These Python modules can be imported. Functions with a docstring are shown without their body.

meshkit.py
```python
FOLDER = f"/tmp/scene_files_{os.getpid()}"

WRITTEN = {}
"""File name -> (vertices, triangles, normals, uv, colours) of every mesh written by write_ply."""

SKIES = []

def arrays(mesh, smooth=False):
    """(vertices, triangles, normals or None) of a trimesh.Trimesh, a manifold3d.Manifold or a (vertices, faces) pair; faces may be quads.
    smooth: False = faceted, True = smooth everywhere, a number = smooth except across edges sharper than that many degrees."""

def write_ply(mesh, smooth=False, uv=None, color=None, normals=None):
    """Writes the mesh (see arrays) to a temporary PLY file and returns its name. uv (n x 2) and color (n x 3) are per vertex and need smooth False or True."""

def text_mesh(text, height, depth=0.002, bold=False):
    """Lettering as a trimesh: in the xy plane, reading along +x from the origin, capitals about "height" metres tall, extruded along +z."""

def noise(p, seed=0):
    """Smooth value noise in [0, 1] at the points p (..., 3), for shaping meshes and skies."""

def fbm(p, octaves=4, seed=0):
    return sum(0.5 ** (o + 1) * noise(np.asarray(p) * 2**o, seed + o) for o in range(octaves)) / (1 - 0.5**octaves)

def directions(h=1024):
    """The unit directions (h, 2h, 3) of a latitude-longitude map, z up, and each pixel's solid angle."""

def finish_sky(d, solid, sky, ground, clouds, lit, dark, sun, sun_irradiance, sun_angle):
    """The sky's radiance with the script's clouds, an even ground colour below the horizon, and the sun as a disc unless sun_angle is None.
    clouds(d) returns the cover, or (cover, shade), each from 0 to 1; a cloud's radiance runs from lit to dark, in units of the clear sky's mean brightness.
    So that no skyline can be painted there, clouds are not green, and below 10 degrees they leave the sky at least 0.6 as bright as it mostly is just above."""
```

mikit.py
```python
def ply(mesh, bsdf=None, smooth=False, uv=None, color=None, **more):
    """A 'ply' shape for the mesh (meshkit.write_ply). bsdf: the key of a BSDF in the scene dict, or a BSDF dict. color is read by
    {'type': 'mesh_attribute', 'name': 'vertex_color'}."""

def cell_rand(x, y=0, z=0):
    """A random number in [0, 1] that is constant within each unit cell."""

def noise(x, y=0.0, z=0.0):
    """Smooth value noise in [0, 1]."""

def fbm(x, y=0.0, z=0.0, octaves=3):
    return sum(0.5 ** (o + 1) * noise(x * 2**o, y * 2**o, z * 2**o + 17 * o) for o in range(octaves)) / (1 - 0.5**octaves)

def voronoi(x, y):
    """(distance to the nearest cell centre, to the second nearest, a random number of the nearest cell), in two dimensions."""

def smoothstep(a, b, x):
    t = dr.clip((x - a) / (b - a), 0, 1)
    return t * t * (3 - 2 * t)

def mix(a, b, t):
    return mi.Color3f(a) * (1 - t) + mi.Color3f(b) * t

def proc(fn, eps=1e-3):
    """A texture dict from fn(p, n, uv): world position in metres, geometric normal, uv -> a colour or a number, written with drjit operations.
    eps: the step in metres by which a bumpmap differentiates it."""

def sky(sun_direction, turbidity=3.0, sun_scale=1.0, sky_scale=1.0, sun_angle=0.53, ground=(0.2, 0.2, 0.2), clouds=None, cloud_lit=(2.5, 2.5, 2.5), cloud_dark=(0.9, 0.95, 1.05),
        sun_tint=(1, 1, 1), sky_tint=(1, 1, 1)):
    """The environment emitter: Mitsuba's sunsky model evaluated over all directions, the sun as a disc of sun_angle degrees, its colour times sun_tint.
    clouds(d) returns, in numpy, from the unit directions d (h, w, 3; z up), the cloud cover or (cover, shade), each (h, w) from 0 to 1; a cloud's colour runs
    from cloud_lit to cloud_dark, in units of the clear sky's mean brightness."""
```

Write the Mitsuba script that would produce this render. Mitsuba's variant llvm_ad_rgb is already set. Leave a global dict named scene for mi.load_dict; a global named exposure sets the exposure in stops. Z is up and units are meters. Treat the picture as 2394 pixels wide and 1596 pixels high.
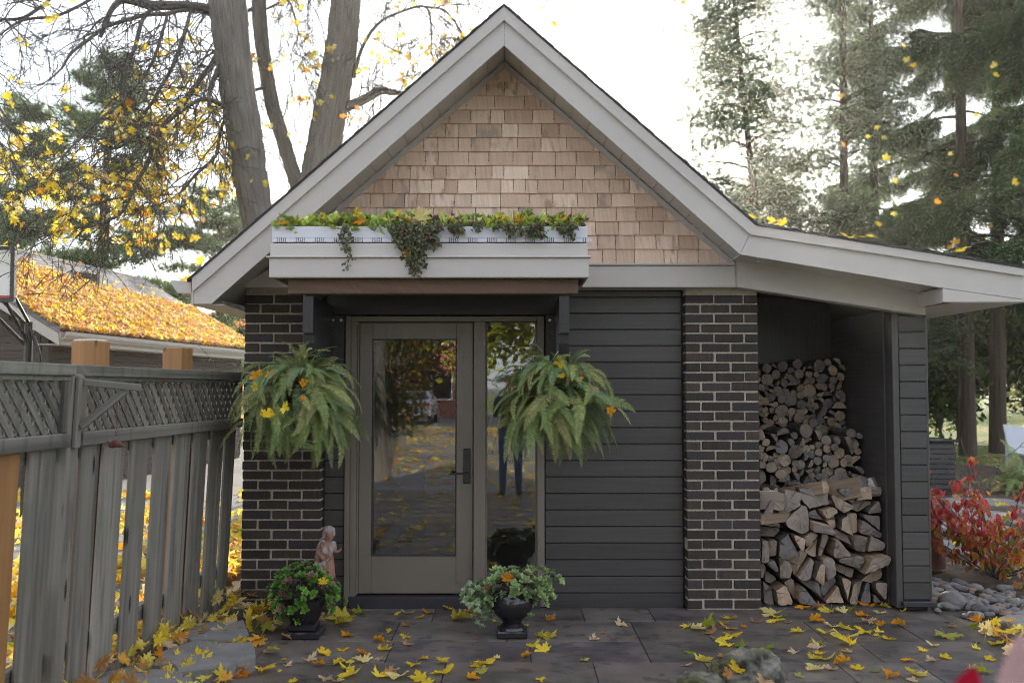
import math, random, numpy as np, trimesh, mitsuba as mi, drjit as dr, mikit, meshkit
from mikit import proc, noise, fbm, voronoi, cell_rand, smoothstep, mix
import shapely.geometry as sg
from shapely.ops import unary_union
import manifold3d as m3
from scipy.spatial import ConvexHull, Voronoi

def _lattice(x, y, z):
    """One octave of value noise; in two dimensions where z is a plain number."""
    def hash_(i, j, k):
        h = i * 374761393 + j * 668265263 + k
        h = (h ^ (h >> 13)) * 1274126177
        return mi.Float((h ^ (h >> 16)) & 0xFFFFFF) / 16777215.0
    fx, fy = dr.floor(x), dr.floor(y)
    tx, ty = x - fx, y - fy
    tx, ty = tx * tx * (3 - 2 * tx), ty * ty * (3 - 2 * ty)
    i, j = mi.UInt32(mi.Int32(fx) + 1000000), mi.UInt32(mi.Int32(fy) + 1000000)
    def plane(k): return dr.lerp(dr.lerp(hash_(i, j, k), hash_(i + 1, j, k), tx), dr.lerp(hash_(i, j + 1, k), hash_(i + 1, j + 1, k), tx), ty)
    if isinstance(z, (int, float)): return plane(int(z * 977) * 40503 + 77)
    fz = dr.floor(z); tz = z - fz; tz = tz * tz * (3 - 2 * tz)
    k = mi.UInt32(mi.Int32(fz) + 1000000) * 2147483647
    return dr.lerp(plane(k), plane(k + 2147483647), tz)
def noise(x, y=0.0, z=0.0): return _lattice(mi.Float(x), mi.Float(y), z if isinstance(z, (int, float)) else mi.Float(z))
def fbm(x, y=0.0, z=0.0, octaves=3):
    """mikit's fbm with its octaves in a loop, which compiles faster."""
    if isinstance(z, (int, float)):
        st = (mi.UInt32(0), mi.Float(0), mi.Float(x) + z * 3.7, mi.Float(y), mi.Float(0.5))
        out = dr.while_loop(st, lambda i, a, x, y, s: i < octaves, lambda i, a, x, y, s: (i + 1, a + s * _lattice(x, y, 0), x * 2 + 17, y * 2 + 5, s * 0.5))
    else:
        st = (mi.UInt32(0), mi.Float(0), mi.Float(x), mi.Float(y), mi.Float(z), mi.Float(0.5))
        out = dr.while_loop(st, lambda i, a, x, y, z, s: i < octaves, lambda i, a, x, y, z, s: (i + 1, a + s * _lattice(x, y, z), x * 2, y * 2, z * 2 + 17, s * 0.5))
    return out[1] / (1 - 0.5 ** octaves)

T = mi.ScalarTransform4f
scene, labels = {}, {}
RNG = np.random.default_rng(7)

# ------------------------------------------------------------------ camera, daylight, exposure
PITCH = math.atan(108 / 2250)
EYE = [0, -7.0, 1.54]
scene['camera'] = {'type': 'thinlens', 'fov': 55.18, 'fov_axis': 'x', 'near_clip': 0.05, 'far_clip': 2000,
                   'aperture_radius': 0.0058, 'focus_distance': 6.9,
                   'to_world': T().look_at(origin=EYE, target=[0, -7 + math.cos(PITCH), 1.54 + math.sin(PITCH)], up=[0, 0, 1])}
exposure = 3.65

def thin_cloud(d):
    p = d / np.maximum(d[..., 2:3], 0.12)
    n = meshkit.fbm(p * 0.9 + 3.0, 5, 4)
    return np.clip(0.45 + 0.55 * n, 0, 1)

scene['sky'] = mikit.sky((0.0866, 0.9499, 0.3003), turbidity=3.0, sun_tint=(0.80, 1.0, 1.45), clouds=thin_cloud, cloud_lit=(1.98, 2.05, 2.20), cloud_dark=(1.2, 1.2, 1.25), sky_tint=(0.95, 1.0, 1.10))

# ------------------------------------------------------------------ helpers: names, entries, meshes
_count = {}
def key_of(name, parent=None):
    k = f'{parent}__{name}' if parent else name
    n = _count.get(k, 0)
    _count[k] = n + 1
    return k if n == 0 else f'{k}_{n:03d}'

def tag(key, label=None, cat=None, group=None, kind=None):
    d = {}
    if label: d['label'] = label
    if cat: d['category'] = cat
    if group: d['group'] = group
    if kind: d['kind'] = kind
    labels[key] = d
    return key

def thing(name, label, cat, group=None):
    return tag(key_of(name), label, cat, group)

def put(name, mesh, mat, parent=None, smooth=False, kind=None, label=None, cat=None, group=None, to_world=None):
    key = key_of(name, parent)
    if isinstance(mesh, dict):
        d = dict(mesh)
    else:
        v, f, uv, col = mesh if len(mesh) == 4 else (*mesh, None, None)
        d = mikit.ply((v, f), 'mat_' + mat, smooth=smooth, uv=uv, color=col)
    if to_world is not None: d['to_world'] = to_world
    scene[key] = d
    if kind or label or cat or group: tag(key, label, cat, group, kind)
    return key

class MB:
    """Collects meshes (v, f, uv, colour) into one."""
    def __init__(s): s.v, s.f, s.u, s.c, s.n = [], [], [], [], 0
    def add(s, m, col=None):
        v, f, uv, c = m if len(m) == 4 else (*m, None, None)
        v = np.asarray(v, float); f = np.asarray(f, int)
        s.v.append(v); s.f.append(f + s.n); s.n += len(v)
        s.u.append(np.zeros((len(v), 2)) if uv is None else uv)
        s.c.append(np.broadcast_to((0.5, 0.5, 0.5) if col is None and c is None else (c if c is not None else col), (len(v), 3)))
        return s
    def out(s, uv=True, color=False):
        return np.vstack(s.v), np.vstack(s.f), np.vstack(s.u) if uv else None, np.vstack(s.c) if color else None

def _cb_faces():
    pts = []
    for sx in (-1, 1):
        for sy in (-1, 1):
            for sz in (-1, 1):
                for k in range(3):
                    p = np.array([sx, sy, sz], float) * 0.8
                    p[k] = (sx, sy, sz)[k]
                    pts.append(p)
    pts = np.array(pts)
    h = ConvexHull(pts)
    f = h.simplices.copy()
    n = np.cross(pts[f[:, 1]] - pts[f[:, 0]], pts[f[:, 2]] - pts[f[:, 0]])
    flip = (n * pts[f].mean(1)).sum(1) < 0
    f[flip] = f[flip][:, ::-1]
    return f
CBF = _cb_faces()
_pid = [0]
def box(x0, x1, y0, y1, z0, z1, c=0.003, axis=None, pid=None):
    """Chamfered box; uv.x runs along its grain axis (plus 37 times a piece number), uv.y across."""
    h = np.array([x1 - x0, y1 - y0, z1 - z0]) / 2
    m = np.array([x1 + x0, y1 + y0, z1 + z0]) / 2
    c = min(c, h.min() * 0.8)
    pts = []
    for sx in (-1, 1):
        for sy in (-1, 1):
            for sz in (-1, 1):
                s = np.array([sx, sy, sz], float)
                for k in range(3):
                    p = s * (h - c)
                    p[k] = s[k] * h[k]
                    pts.append(p)
    pts = np.array(pts)
    a = int(np.argmax(h)) if axis is None else axis
    o = [i for i in range(3) if i != a]
    if pid is None: _pid[0] += 1; pid = _pid[0]
    uv = np.stack([pts[:, a] + 37 * (pid % 61), pts[:, o[0]] + pts[:, o[1]] + 3.1 * (pid % 7)], 1)
    return pts + m, CBF, uv, None

def move(m, M, t=(0, 0, 0)):
    v, f, uv, c = m if len(m) == 4 else (*m, None, None)
    return np.asarray(v) @ np.asarray(M).T + np.asarray(t), f, uv, c

def bar(p0, p1, w, t, up=(0, 0, 1), c=0.003, pid=None, ext=0):
    """A board from p0 to p1, w wide (across up), t thick (along up)."""
    p0, p1 = np.asarray(p0, float), np.asarray(p1, float)
    d = p1 - p0; L = np.linalg.norm(d) + 2 * ext; d /= np.linalg.norm(d)
    up = np.asarray(up, float); up = up - d * (up @ d); up /= np.linalg.norm(up)
    s = np.cross(up, d)
    return move(box(-L / 2, L / 2, -w / 2, w / 2, -t / 2, t / 2, c, 0, pid), np.stack([d, s, up], 1), (p0 + p1) / 2)

def prism(poly, y0, y1, pid=None):
    """Polygon (x, z) extruded from y0 to y1."""
    p = sg.Polygon(poly) if not isinstance(poly, sg.Polygon) else poly
    m = trimesh.creation.extrude_polygon(p, y1 - y0, engine='earcut')
    v = np.array(m.vertices)
    v = np.stack([v[:, 0], y1 - v[:, 2], v[:, 1]], 1)
    if pid is None: _pid[0] += 1; pid = _pid[0]
    return v, np.array(m.faces), np.stack([v[:, 0] + 37 * (pid % 61), v[:, 2] + v[:, 1]], 1), None

def prism_x(poly, x0, x1):
    """Polygon (y, z) extruded along x."""
    m = trimesh.creation.extrude_polygon(sg.Polygon(poly), x1 - x0, engine='earcut')
    v = np.array(m.vertices)
    v = np.stack([x0 + v[:, 2], v[:, 0], v[:, 1]], 1)
    return v, np.array(m.faces), np.stack([v[:, 1], v[:, 2]], 1), None

def tube(pts, rad, sides=6, wob=0, seed=0):
    p = np.asarray(pts, float); n = len(p)
    r = np.broadcast_to(rad, (n,)).astype(float)
    t = np.gradient(p, axis=0); t /= np.linalg.norm(t, axis=1, keepdims=True) + 1e-12
    ref = np.array([0, 0, 1.0]) if abs(t[:, 2]).mean() < 0.9 else np.array([1.0, 0, 0])
    a = np.cross(t, ref); a /= np.linalg.norm(a, axis=1, keepdims=True) + 1e-9
    b = np.cross(t, a)
    ang = np.arange(sides + 1) * 2 * np.pi / sides
    dirs = np.cos(ang)[None, :, None] * a[:, None] + np.sin(ang)[None, :, None] * b[:, None]
    rr = np.repeat(r[:, None], sides + 1, 1)
    if wob:
        q = np.stack(np.broadcast_arrays(np.cos(ang)[None] * 2, np.sin(ang)[None] * 2, np.arange(n)[:, None] * 0.6), -1)
        rr = rr * (1 + wob * (meshkit.fbm(q + seed * 3.7 + 5, 3, seed) - 0.5) * 2)
    v = p[:, None] + rr[:, :, None] * dirs
    s = np.concatenate([[0], np.cumsum(np.linalg.norm(np.diff(p, axis=0), axis=1))])
    uv = np.stack(np.broadcast_arrays(s[:, None], (ang * r.max())[None]), -1).reshape(-1, 2)
    i, j = np.meshgrid(np.arange(n - 1), np.arange(sides), indexing='ij')
    S = sides + 1
    q = np.stack([i * S + j, i * S + j + 1, (i + 1) * S + j + 1, (i + 1) * S + j], -1).reshape(-1, 4)
    return v.reshape(-1, 3), np.vstack([q[:, [0, 2, 1]], q[:, [0, 3, 2]]]), uv, None

def smooth_path(pts, n):
    """Catmull-Rom through the points; every coordinate, radius included."""
    p = np.asarray(pts, float)
    p = np.vstack([2 * p[0] - p[1], p, 2 * p[-1] - p[-2]])
    out = []
    for i in range(1, len(p) - 2):
        t = np.linspace(0, 1, n, endpoint=False)[:, None]
        a, b, c, d = p[i - 1], p[i], p[i + 1], p[i + 2]
        out.append(0.5 * (2 * b + (c - a) * t + (2 * a - 5 * b + 4 * c - d) * t**2 + (3 * b - a - 3 * c + d) * t**3))
    return np.vstack(out + [p[-2:-1]])

def lathe(profile, n=32, center=(0, 0, 0), square=0.0):
    """Profile (r, z); square 0..1 pulls the ring towards a rounded square."""
    pr = np.asarray(profile, float)
    a = np.arange(n) * 2 * np.pi / n
    v = []
    for r, z in pr:
        v.append(np.stack([r * np.cos(a), r * np.sin(a), np.full(n, z)], 1))
    v = np.vstack(v) + np.asarray(center)
    i, j = np.meshgrid(np.arange(len(pr) - 1), np.arange(n), indexing='ij')
    q = np.stack([i * n + j, i * n + (j + 1) % n, (i + 1) * n + (j + 1) % n, (i + 1) * n + j], -1).reshape(-1, 4)
    return v, np.vstack([q[:, [0, 1, 2]], q[:, [0, 2, 3]]]), None, None

def rots(normals, spin):
    """Rotation matrices whose z column is the normal, turned by spin about it."""
    n = np.asarray(normals, float); n = n / (np.linalg.norm(n, axis=1, keepdims=True) + 1e-12)
    ref = np.where(np.abs(n[:, 2:]) < 0.95, [[0, 0, 1.0]], [[1.0, 0, 0]])
    a = np.cross(ref, n); a /= np.linalg.norm(a, axis=1, keepdims=True) + 1e-12
    b = np.cross(n, a)
    c, s = np.cos(spin)[:, None], np.sin(spin)[:, None]
    return np.stack([a * c + b * s, -a * s + b * c, n], -1)

def scatter(tv, tf, R, pos, size, cols, tc=None):
    """Copies of the template under rotation, size and place, each with its own colour; tc: per-vertex multiplier."""
    N, k = len(pos), len(tv)
    size = np.broadcast_to(size, (N,))
    v = np.einsum('nij,kj->nki', R, tv) * size[:, None, None] + np.asarray(pos)[:, None]
    f = (np.asarray(tf)[None] + (np.arange(N) * k)[:, None, None]).reshape(-1, 3)
    c = np.repeat(np.asarray(cols)[:, None], k, 1)
    if tc is not None: c = c * tc[None, :, None]
    return v.reshape(-1, 3), f, None, np.clip(c.reshape(-1, 3), 0.002, 0.95)

def dirs(n, rng, up=0.0, flat=1.0):
    d = rng.normal(size=(n, 3)); d[:, 2] = d[:, 2] * flat + up
    return d / np.linalg.norm(d, axis=1, keepdims=True)

# ------------------------------------------------------------------ materials
def pr(color, rough=0.6, bump=None, bs=1.0, eps=1e-3, spec=0.5, two=True, **kw):
    b = {'type': 'principled', 'base_color': {'type': 'rgb', 'value': list(color)} if not callable(color) else proc(color), 'roughness': rough if not callable(rough) else proc(rough), 'specular': spec, **kw}
    if bump: b = {'type': 'bumpmap', 'height': proc(bump, eps), 'scale': bs, 'inner': b}
    return {'type': 'twosided', 'inner': b} if two else b

def piece(uv):
    i = dr.floor((uv.x + 18) / 37)
    return i, uv.x - 37 * i

def wood(dark, light, across=55.0, along=1.6, vary=0.35, knots=0.0):
    def fn(p, n, uv):
        i, x = piece(uv)
        r = cell_rand(i, 5)
        g = fbm(x * along + 13 * r, uv.y * across, i, octaves=4)
        big = fbm(x * 0.9 + 5 * i, uv.y * 7, i * 3, octaves=2)
        c = mix(dark, light, dr.clip(g * 0.75 + big * 0.55 - 0.12, 0, 1)) * (1 - vary / 2 + vary * r)
        if knots:
            d1, _, w = voronoi(x * 2.2 + 7 * r, uv.y * 9 + 3 * r)
            c = mix(c, mi.Color3f(dark) * 0.35, smoothstep(0.16, 0.05, d1) * smoothstep(1 - knots, 1 - knots + 0.02, w))
        return c
    return fn
def wood_h(across=55.0, along=1.6, h=0.0006):
    def fn(p, n, uv):
        i, x = piece(uv)
        return fbm(x * along * 1.5 + i, uv.y * across, i, octaves=3) * h
    return fn

def flat_vary(c, amount=0.1, sc=3.0):
    return lambda p, n, uv: mi.Color3f(c) * (1 - amount / 2 + amount * fbm(p.x * sc, p.y * sc, p.z * sc, octaves=4))

class _Mats(dict):
    def __setitem__(s, k, d): scene['mat_' + k] = d
M = _Mats()
M['beige_trim'] = pr(flat_vary((0.46, 0.42, 0.395), 0.12, 2.3), 0.45)
M['soffit_metal'] = pr(flat_vary((0.46, 0.43, 0.40), 0.12, 3), 0.5)
M['charcoal_board'] = pr(wood((0.036, 0.032, 0.032), (0.063, 0.057, 0.056), 80, 3.0, 0.32), 0.42)
def brick_col(p, n, uv):
    i, x = piece(uv)
    r = cell_rand(i, 1); r2 = cell_rand(i, 2)
    s = fbm(x * 160 + i * 3, p.z * 9, p.y * 160, octaves=2)
    c = mix((0.022, 0.016, 0.014), (0.050, 0.034, 0.026), r) * (0.55 + 0.9 * s)
    c = mix(c, (0.036, 0.030, 0.036), smoothstep(0.78, 0.82, r2) * 0.5)
    return c * (0.8 + 0.4 * fbm(p.x * 30, p.y * 30, p.z * 30))
M['brown_brick'] = pr(brick_col, 0.75)
M['lime_mortar'] = pr(lambda p, n, uv: mix((0.26, 0.22, 0.185), (0.46, 0.40, 0.335), fbm(p.x * 40, p.y * 40, p.z * 40)), 0.9)
def cedar(p, n, uv):
    i, x = piece(uv)
    r, r2, r3 = cell_rand(i, 1), cell_rand(i, 2), cell_rand(i, 3)
    g = fbm(x * 3 + r * 9, uv.y * 170, i, octaves=3)
    c = mix((0.56, 0.385, 0.285), (0.80, 0.615, 0.49), r) * (0.80 + 0.38 * g)
    st = fbm(x * 12 + i, uv.y * 40 + i * 2, octaves=4)
    c = mix(c, (0.20, 0.105, 0.062), smoothstep(0.50, 0.85, st) * smoothstep(0.45, 1.0, r2) * 0.6)
    gy = fbm(x * 9 + i, uv.y * 20, i, octaves=3)
    return mix(c, (0.26, 0.235, 0.21), smoothstep(0.5, 0.75, gy) * smoothstep(0.6, 1.0, r3) * 0.7)
M['cedar_shingle'] = pr(cedar, 0.75)
M['rough_beam'] = pr(lambda p, n, uv: mix((0.060, 0.034, 0.022), (0.175, 0.105, 0.07), dr.clip(fbm(p.x * 2.5, p.z * 38 + p.x * 5, p.y * 30, octaves=4) * 0.75 + 0.45 * noise(p.x * 70 + p.z * 60, 1.5) * noise(p.x * 3, 2.2) , 0, 1)), 0.8)
M['black_paint'] = pr((0.018, 0.017, 0.021), 0.38)
M['black_metal'] = pr((0.012, 0.011, 0.010), 0.32, spec=0.6)
M['bronze_paint'] = pr(flat_vary((0.165, 0.140, 0.115), 0.1, 5), 0.4)
M['dark_sill'] = pr(flat_vary((0.030, 0.028, 0.036), 0.3, 9), 0.4)
M['window_glass'] = {'type': 'thindielectric', 'int_ior': 2.0}
M['steel'] = pr((0.55, 0.53, 0.50), 0.3, metallic=1.0)
M['interior_paint'] = pr((0.16, 0.15, 0.14), 0.7)
M['planter_white'] = pr(flat_vary((0.60, 0.60, 0.66), 0.14, 14), 0.5)
M['roof_asphalt'] = pr(lambda p, n, uv: mix((0.012, 0.014, 0.018), (0.05, 0.052, 0.058), fbm(p.x * 60, p.y * 60, p.z * 60)), 0.9)
def stone_col(p, n, uv):
    i = dr.floor((uv.x + 18) / 37)
    r, r2 = cell_rand(i, 1), cell_rand(i, 4)
    c = mix((0.074, 0.064, 0.059), (0.122, 0.106, 0.096), r)
    c = mix(c, (0.072, 0.060, 0.070), smoothstep(0.78, 0.84, r2) * 0.6)
    n1 = fbm(p.x * 5 + i * 3, p.y * 6 + i, octaves=5)
    c = c * (0.35 + 1.25 * n1)
    c = mix(c, (0.125, 0.098, 0.080), smoothstep(0.52, 0.70, fbm(p.x * 3 + 8, p.y * 4 + i, octaves=4)) * 0.6)
    return mix(c, (0.03, 0.028, 0.027), smoothstep(0.60, 0.74, fbm(p.x * 11, p.y * 14, 3, octaves=4)) * 0.55)
M['patio_stone'] = pr(stone_col, lambda p, n, uv: 0.34 + 0.34 * fbm(p.x * 6, p.y * 10), lambda p, n, uv: fbm(p.x * 9, p.y * 12, octaves=4) * 0.006, spec=0.3)
M['joint_sand'] = pr(lambda p, n, uv: mix((0.022, 0.019, 0.016), (0.07, 0.06, 0.048), fbm(p.x * 50, p.y * 50)), 0.95)
M['flat_stone'] = pr(lambda p, n, uv: mix((0.10, 0.096, 0.096), (0.21, 0.20, 0.195), fbm(p.x * 5, p.y * 9, p.z * 20, octaves=5)), 0.75)
_gw = wood((0.055, 0.049, 0.042), (0.255, 0.235, 0.205), 50, 1.0, 0.5, 0.10)
def grey_wood(p, n, uv):
    c = _gw(p, n, uv)
    c = mix(c, c * mi.Color3f(0.62, 0.78, 0.60), smoothstep(0.5, 0.75, fbm(p.x * 4, p.y * 6, p.z * 2.5, octaves=3)) * 0.4)      # algae
    return mix(c, (0.035, 0.030, 0.026), smoothstep(0.58, 0.72, fbm(p.y * 26, p.z * 2.2, octaves=4)) * 0.3)                 # dark weather streaks
M['grey_wood'] = pr(grey_wood, 0.75)
M['new_cedar'] = pr(wood((0.19, 0.088, 0.032), (0.37, 0.195, 0.075), 40, 1.0, 0.15, 0.2), 0.65)
M['leaf'] = {'type': 'principledthin', 'base_color': {'type': 'mesh_attribute', 'name': 'vertex_color'}, 'roughness': 0.38, 'diff_trans': 0.9, 'eta': 1.5}
M['needle'] = {'type': 'principledthin', 'base_color': {'type': 'mesh_attribute', 'name': 'vertex_color'}, 'roughness': 0.5, 'diff_trans': 0.9, 'eta': 1.4}
M['succulent'] = {'type': 'twosided', 'inner': {'type': 'principled', 'base_color': {'type': 'mesh_attribute', 'name': 'vertex_color'}, 'roughness': 0.4, 'specular': 0.5}}
def bark(dark, light, fx=3.0, fy=34.0):
    return pr(lambda p, n, uv: mix(dark, light, dr.clip(fbm(uv.x * fx, uv.y * fy, octaves=4) * 1.25 - 0.12, 0, 1)), 0.9)
M['maple_bark'] = bark((0.055, 0.047, 0.041), (0.20, 0.18, 0.16), 5.0, 75)
M['branch_bark'] = pr(lambda p, n, uv: mix((0.040, 0.034, 0.030), (0.12, 0.105, 0.09), fbm(p.x * 9, p.y * 9, p.z * 9)), 0.9)
M['conifer_bark'] = bark((0.026, 0.018, 0.014), (0.10, 0.066, 0.048), 2.5, 40)
M['log_bark'] = pr(lambda p, n, uv: mix((0.022, 0.018, 0.016), (0.12, 0.10, 0.085), fbm(p.x * 40, p.y * 12, p.z * 40, octaves=4)), 0.95)
def log_end(p, n, uv):
    i = dr.floor((uv.x + 18) / 37); x = uv.x - 37 * i; y = uv.y
    r, r2 = cell_rand(i, 1), cell_rand(i, 2)
    d = dr.sqrt(x * x + y * y) + 0.006 * fbm(x * 40, y * 40, i)
    ring = 0.5 + 0.5 * dr.sin(d * 1100 + 3 * noise(x * 60, y * 60, i))
    c = mix((0.19, 0.162, 0.145), (0.50, 0.36, 0.25), r)
    c = mix(c, (0.19, 0.175, 0.18), smoothstep(0.6, 0.8, r2) * 0.7)
    c = c * (0.72 + 0.22 * ring) * (0.65 + 0.65 * fbm(x * 14 + i, y * 14, i, octaves=4))
    ang = dr.atan2(y, x)
    crack = smoothstep(0.84, 0.90, noise(ang * 5 + i * 3, 4.0 + d * 3, i))
    return mix(c, (0.03, 0.022, 0.018), crack * 0.7)
M['log_end'] = pr(log_end, 0.85)
M['split_wood'] = pr(wood((0.11, 0.075, 0.05), (0.38, 0.26, 0.17), 60, 2.5, 0.5), 0.8)
M['birch_bark'] = pr(lambda p, n, uv: mix((0.50, 0.47, 0.44), (0.10, 0.085, 0.075), smoothstep(0.66, 0.72, fbm(p.x * 40, p.y * 40, p.z * 120))), 0.7)
M['brown_siding'] = pr(wood((0.052, 0.036, 0.031), (0.086, 0.062, 0.053), 60, 1.0, 0.25), 0.7)
M['garage_shingle'] = pr(lambda p, n, uv: mix((0.11, 0.10, 0.10), (0.25, 0.235, 0.23), fbm(p.x * 7 + 3 * cell_rand(p.x * 3, p.y * 3, 1), p.y * 7, p.z * 22, octaves=3)) * (0.75 + 0.5 * cell_rand(p.y * 3.3 + 0.5 * dr.floor(p.z * 12), p.z * 12, 2)), 0.95)
M['glazed_black'] = pr((0.010, 0.009, 0.012), 0.14, spec=0.6, clearcoat=0.6)
M['terracotta'] = pr(lambda p, n, uv: mix((0.20, 0.095, 0.065), (0.40, 0.21, 0.155), fbm(p.x * 26, p.y * 26, p.z * 12, octaves=4)), 0.8)
M['washed_clay'] = pr(lambda p, n, uv: mix((0.36, 0.30, 0.295), (0.22, 0.12, 0.09), smoothstep(0.46, 0.66, fbm(p.x * 22 + 2, p.y * 22, p.z * 14, octaves=4))), 0.8)
M['rust_metal'] = pr(lambda p, n, uv: mix((0.05, 0.018, 0.012), (0.16, 0.055, 0.03), fbm(p.x * 25, p.y * 25, p.z * 9)), 0.75)
M['pebble'] = pr(lambda p, n, uv: mix(mix((0.085, 0.083, 0.092), (0.19, 0.17, 0.15), cell_rand(uv.x * 50, 1)), (0.20, 0.12, 0.075), smoothstep(0.86, 0.88, cell_rand(uv.x * 50, 2))) * (0.75 + 0.5 * fbm(p.x * 40, p.y * 40, p.z * 40)), 0.7)
M['mossy_rock'] = pr(lambda p, n, uv: mix(mix((0.018, 0.017, 0.015), (0.20, 0.19, 0.155), dr.clip(fbm(p.x * 22, p.y * 22, p.z * 22, octaves=5) * 2.2 - 0.6, 0, 1)), mix((0.028, 0.030, 0.014), (0.12, 0.115, 0.05), noise(p.x * 70, p.y * 70, p.z * 70)), smoothstep(0.44, 0.60, fbm(p.x * 6 + 4, p.y * 6, p.z * 6, octaves=4))), 0.9, lambda p, n, uv: fbm(p.x * 45, p.y * 45, p.z * 45, octaves=4) * 0.02)
M['soil'] = pr(lambda p, n, uv: mix((0.020, 0.014, 0.010), (0.095, 0.066, 0.044), fbm(p.x * 14, p.y * 14, octaves=5)), 0.95)
M['asphalt'] = pr(lambda p, n, uv: mix((0.085, 0.083, 0.086), (0.17, 0.165, 0.168), fbm(p.x * 1.5, p.y * 1.5, octaves=6)), 0.85)
M['drive_paver'] = pr(lambda p, n, uv: mix((0.22, 0.19, 0.165), (0.36, 0.32, 0.28), cell_rand(uv.x * 3 + 0.5, 3)) * (0.7 + 0.5 * fbm(p.x * 20, p.y * 20)), 0.9)
def lawn_col(p, n, uv):
    c = mix((0.035, 0.055, 0.014), (0.095, 0.135, 0.030), fbm(p.x * 1.3, p.y * 1.3, octaves=6))
    d, _, w = voronoi(p.x * 5, p.y * 5)
    return mix(c, mix((0.42, 0.24, 0.05), (0.30, 0.12, 0.03), w), smoothstep(0.30, 0.22, d) * smoothstep(0.52, 0.6, fbm(p.x * 0.35, p.y * 0.35 + 4)))
M['lawn'] = pr(lawn_col, 0.95)
M['red_brick_far'] = pr(lambda p, n, uv: mix((0.26, 0.10, 0.07), (0.40, 0.18, 0.13), cell_rand(p.x * 4.5 + 0.5 * dr.floor(p.z * 13), p.z * 13)), 0.9)
M['car_paint'] = pr((0.42, 0.44, 0.48), 0.25, metallic=0.4, clearcoat=1.0)
M['rubber'] = pr((0.02, 0.02, 0.02), 0.8)
M['car_glass'] = pr((0.02, 0.024, 0.028), 0.08)
M['tail_lamp'] = pr((0.45, 0.02, 0.02), 0.2)
M['white_paint'] = pr((0.72, 0.72, 0.70), 0.5)
M['pale_cover'] = pr(flat_vary((0.50, 0.53, 0.60), 0.12, 3), 0.5)
M['skin'] = pr((0.52, 0.33, 0.25), 0.5)
M['denim'] = pr(flat_vary((0.055, 0.085, 0.16), 0.4, 30), 0.85)
M['dark_cloth'] = pr((0.035, 0.035, 0.04), 0.85)

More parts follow.
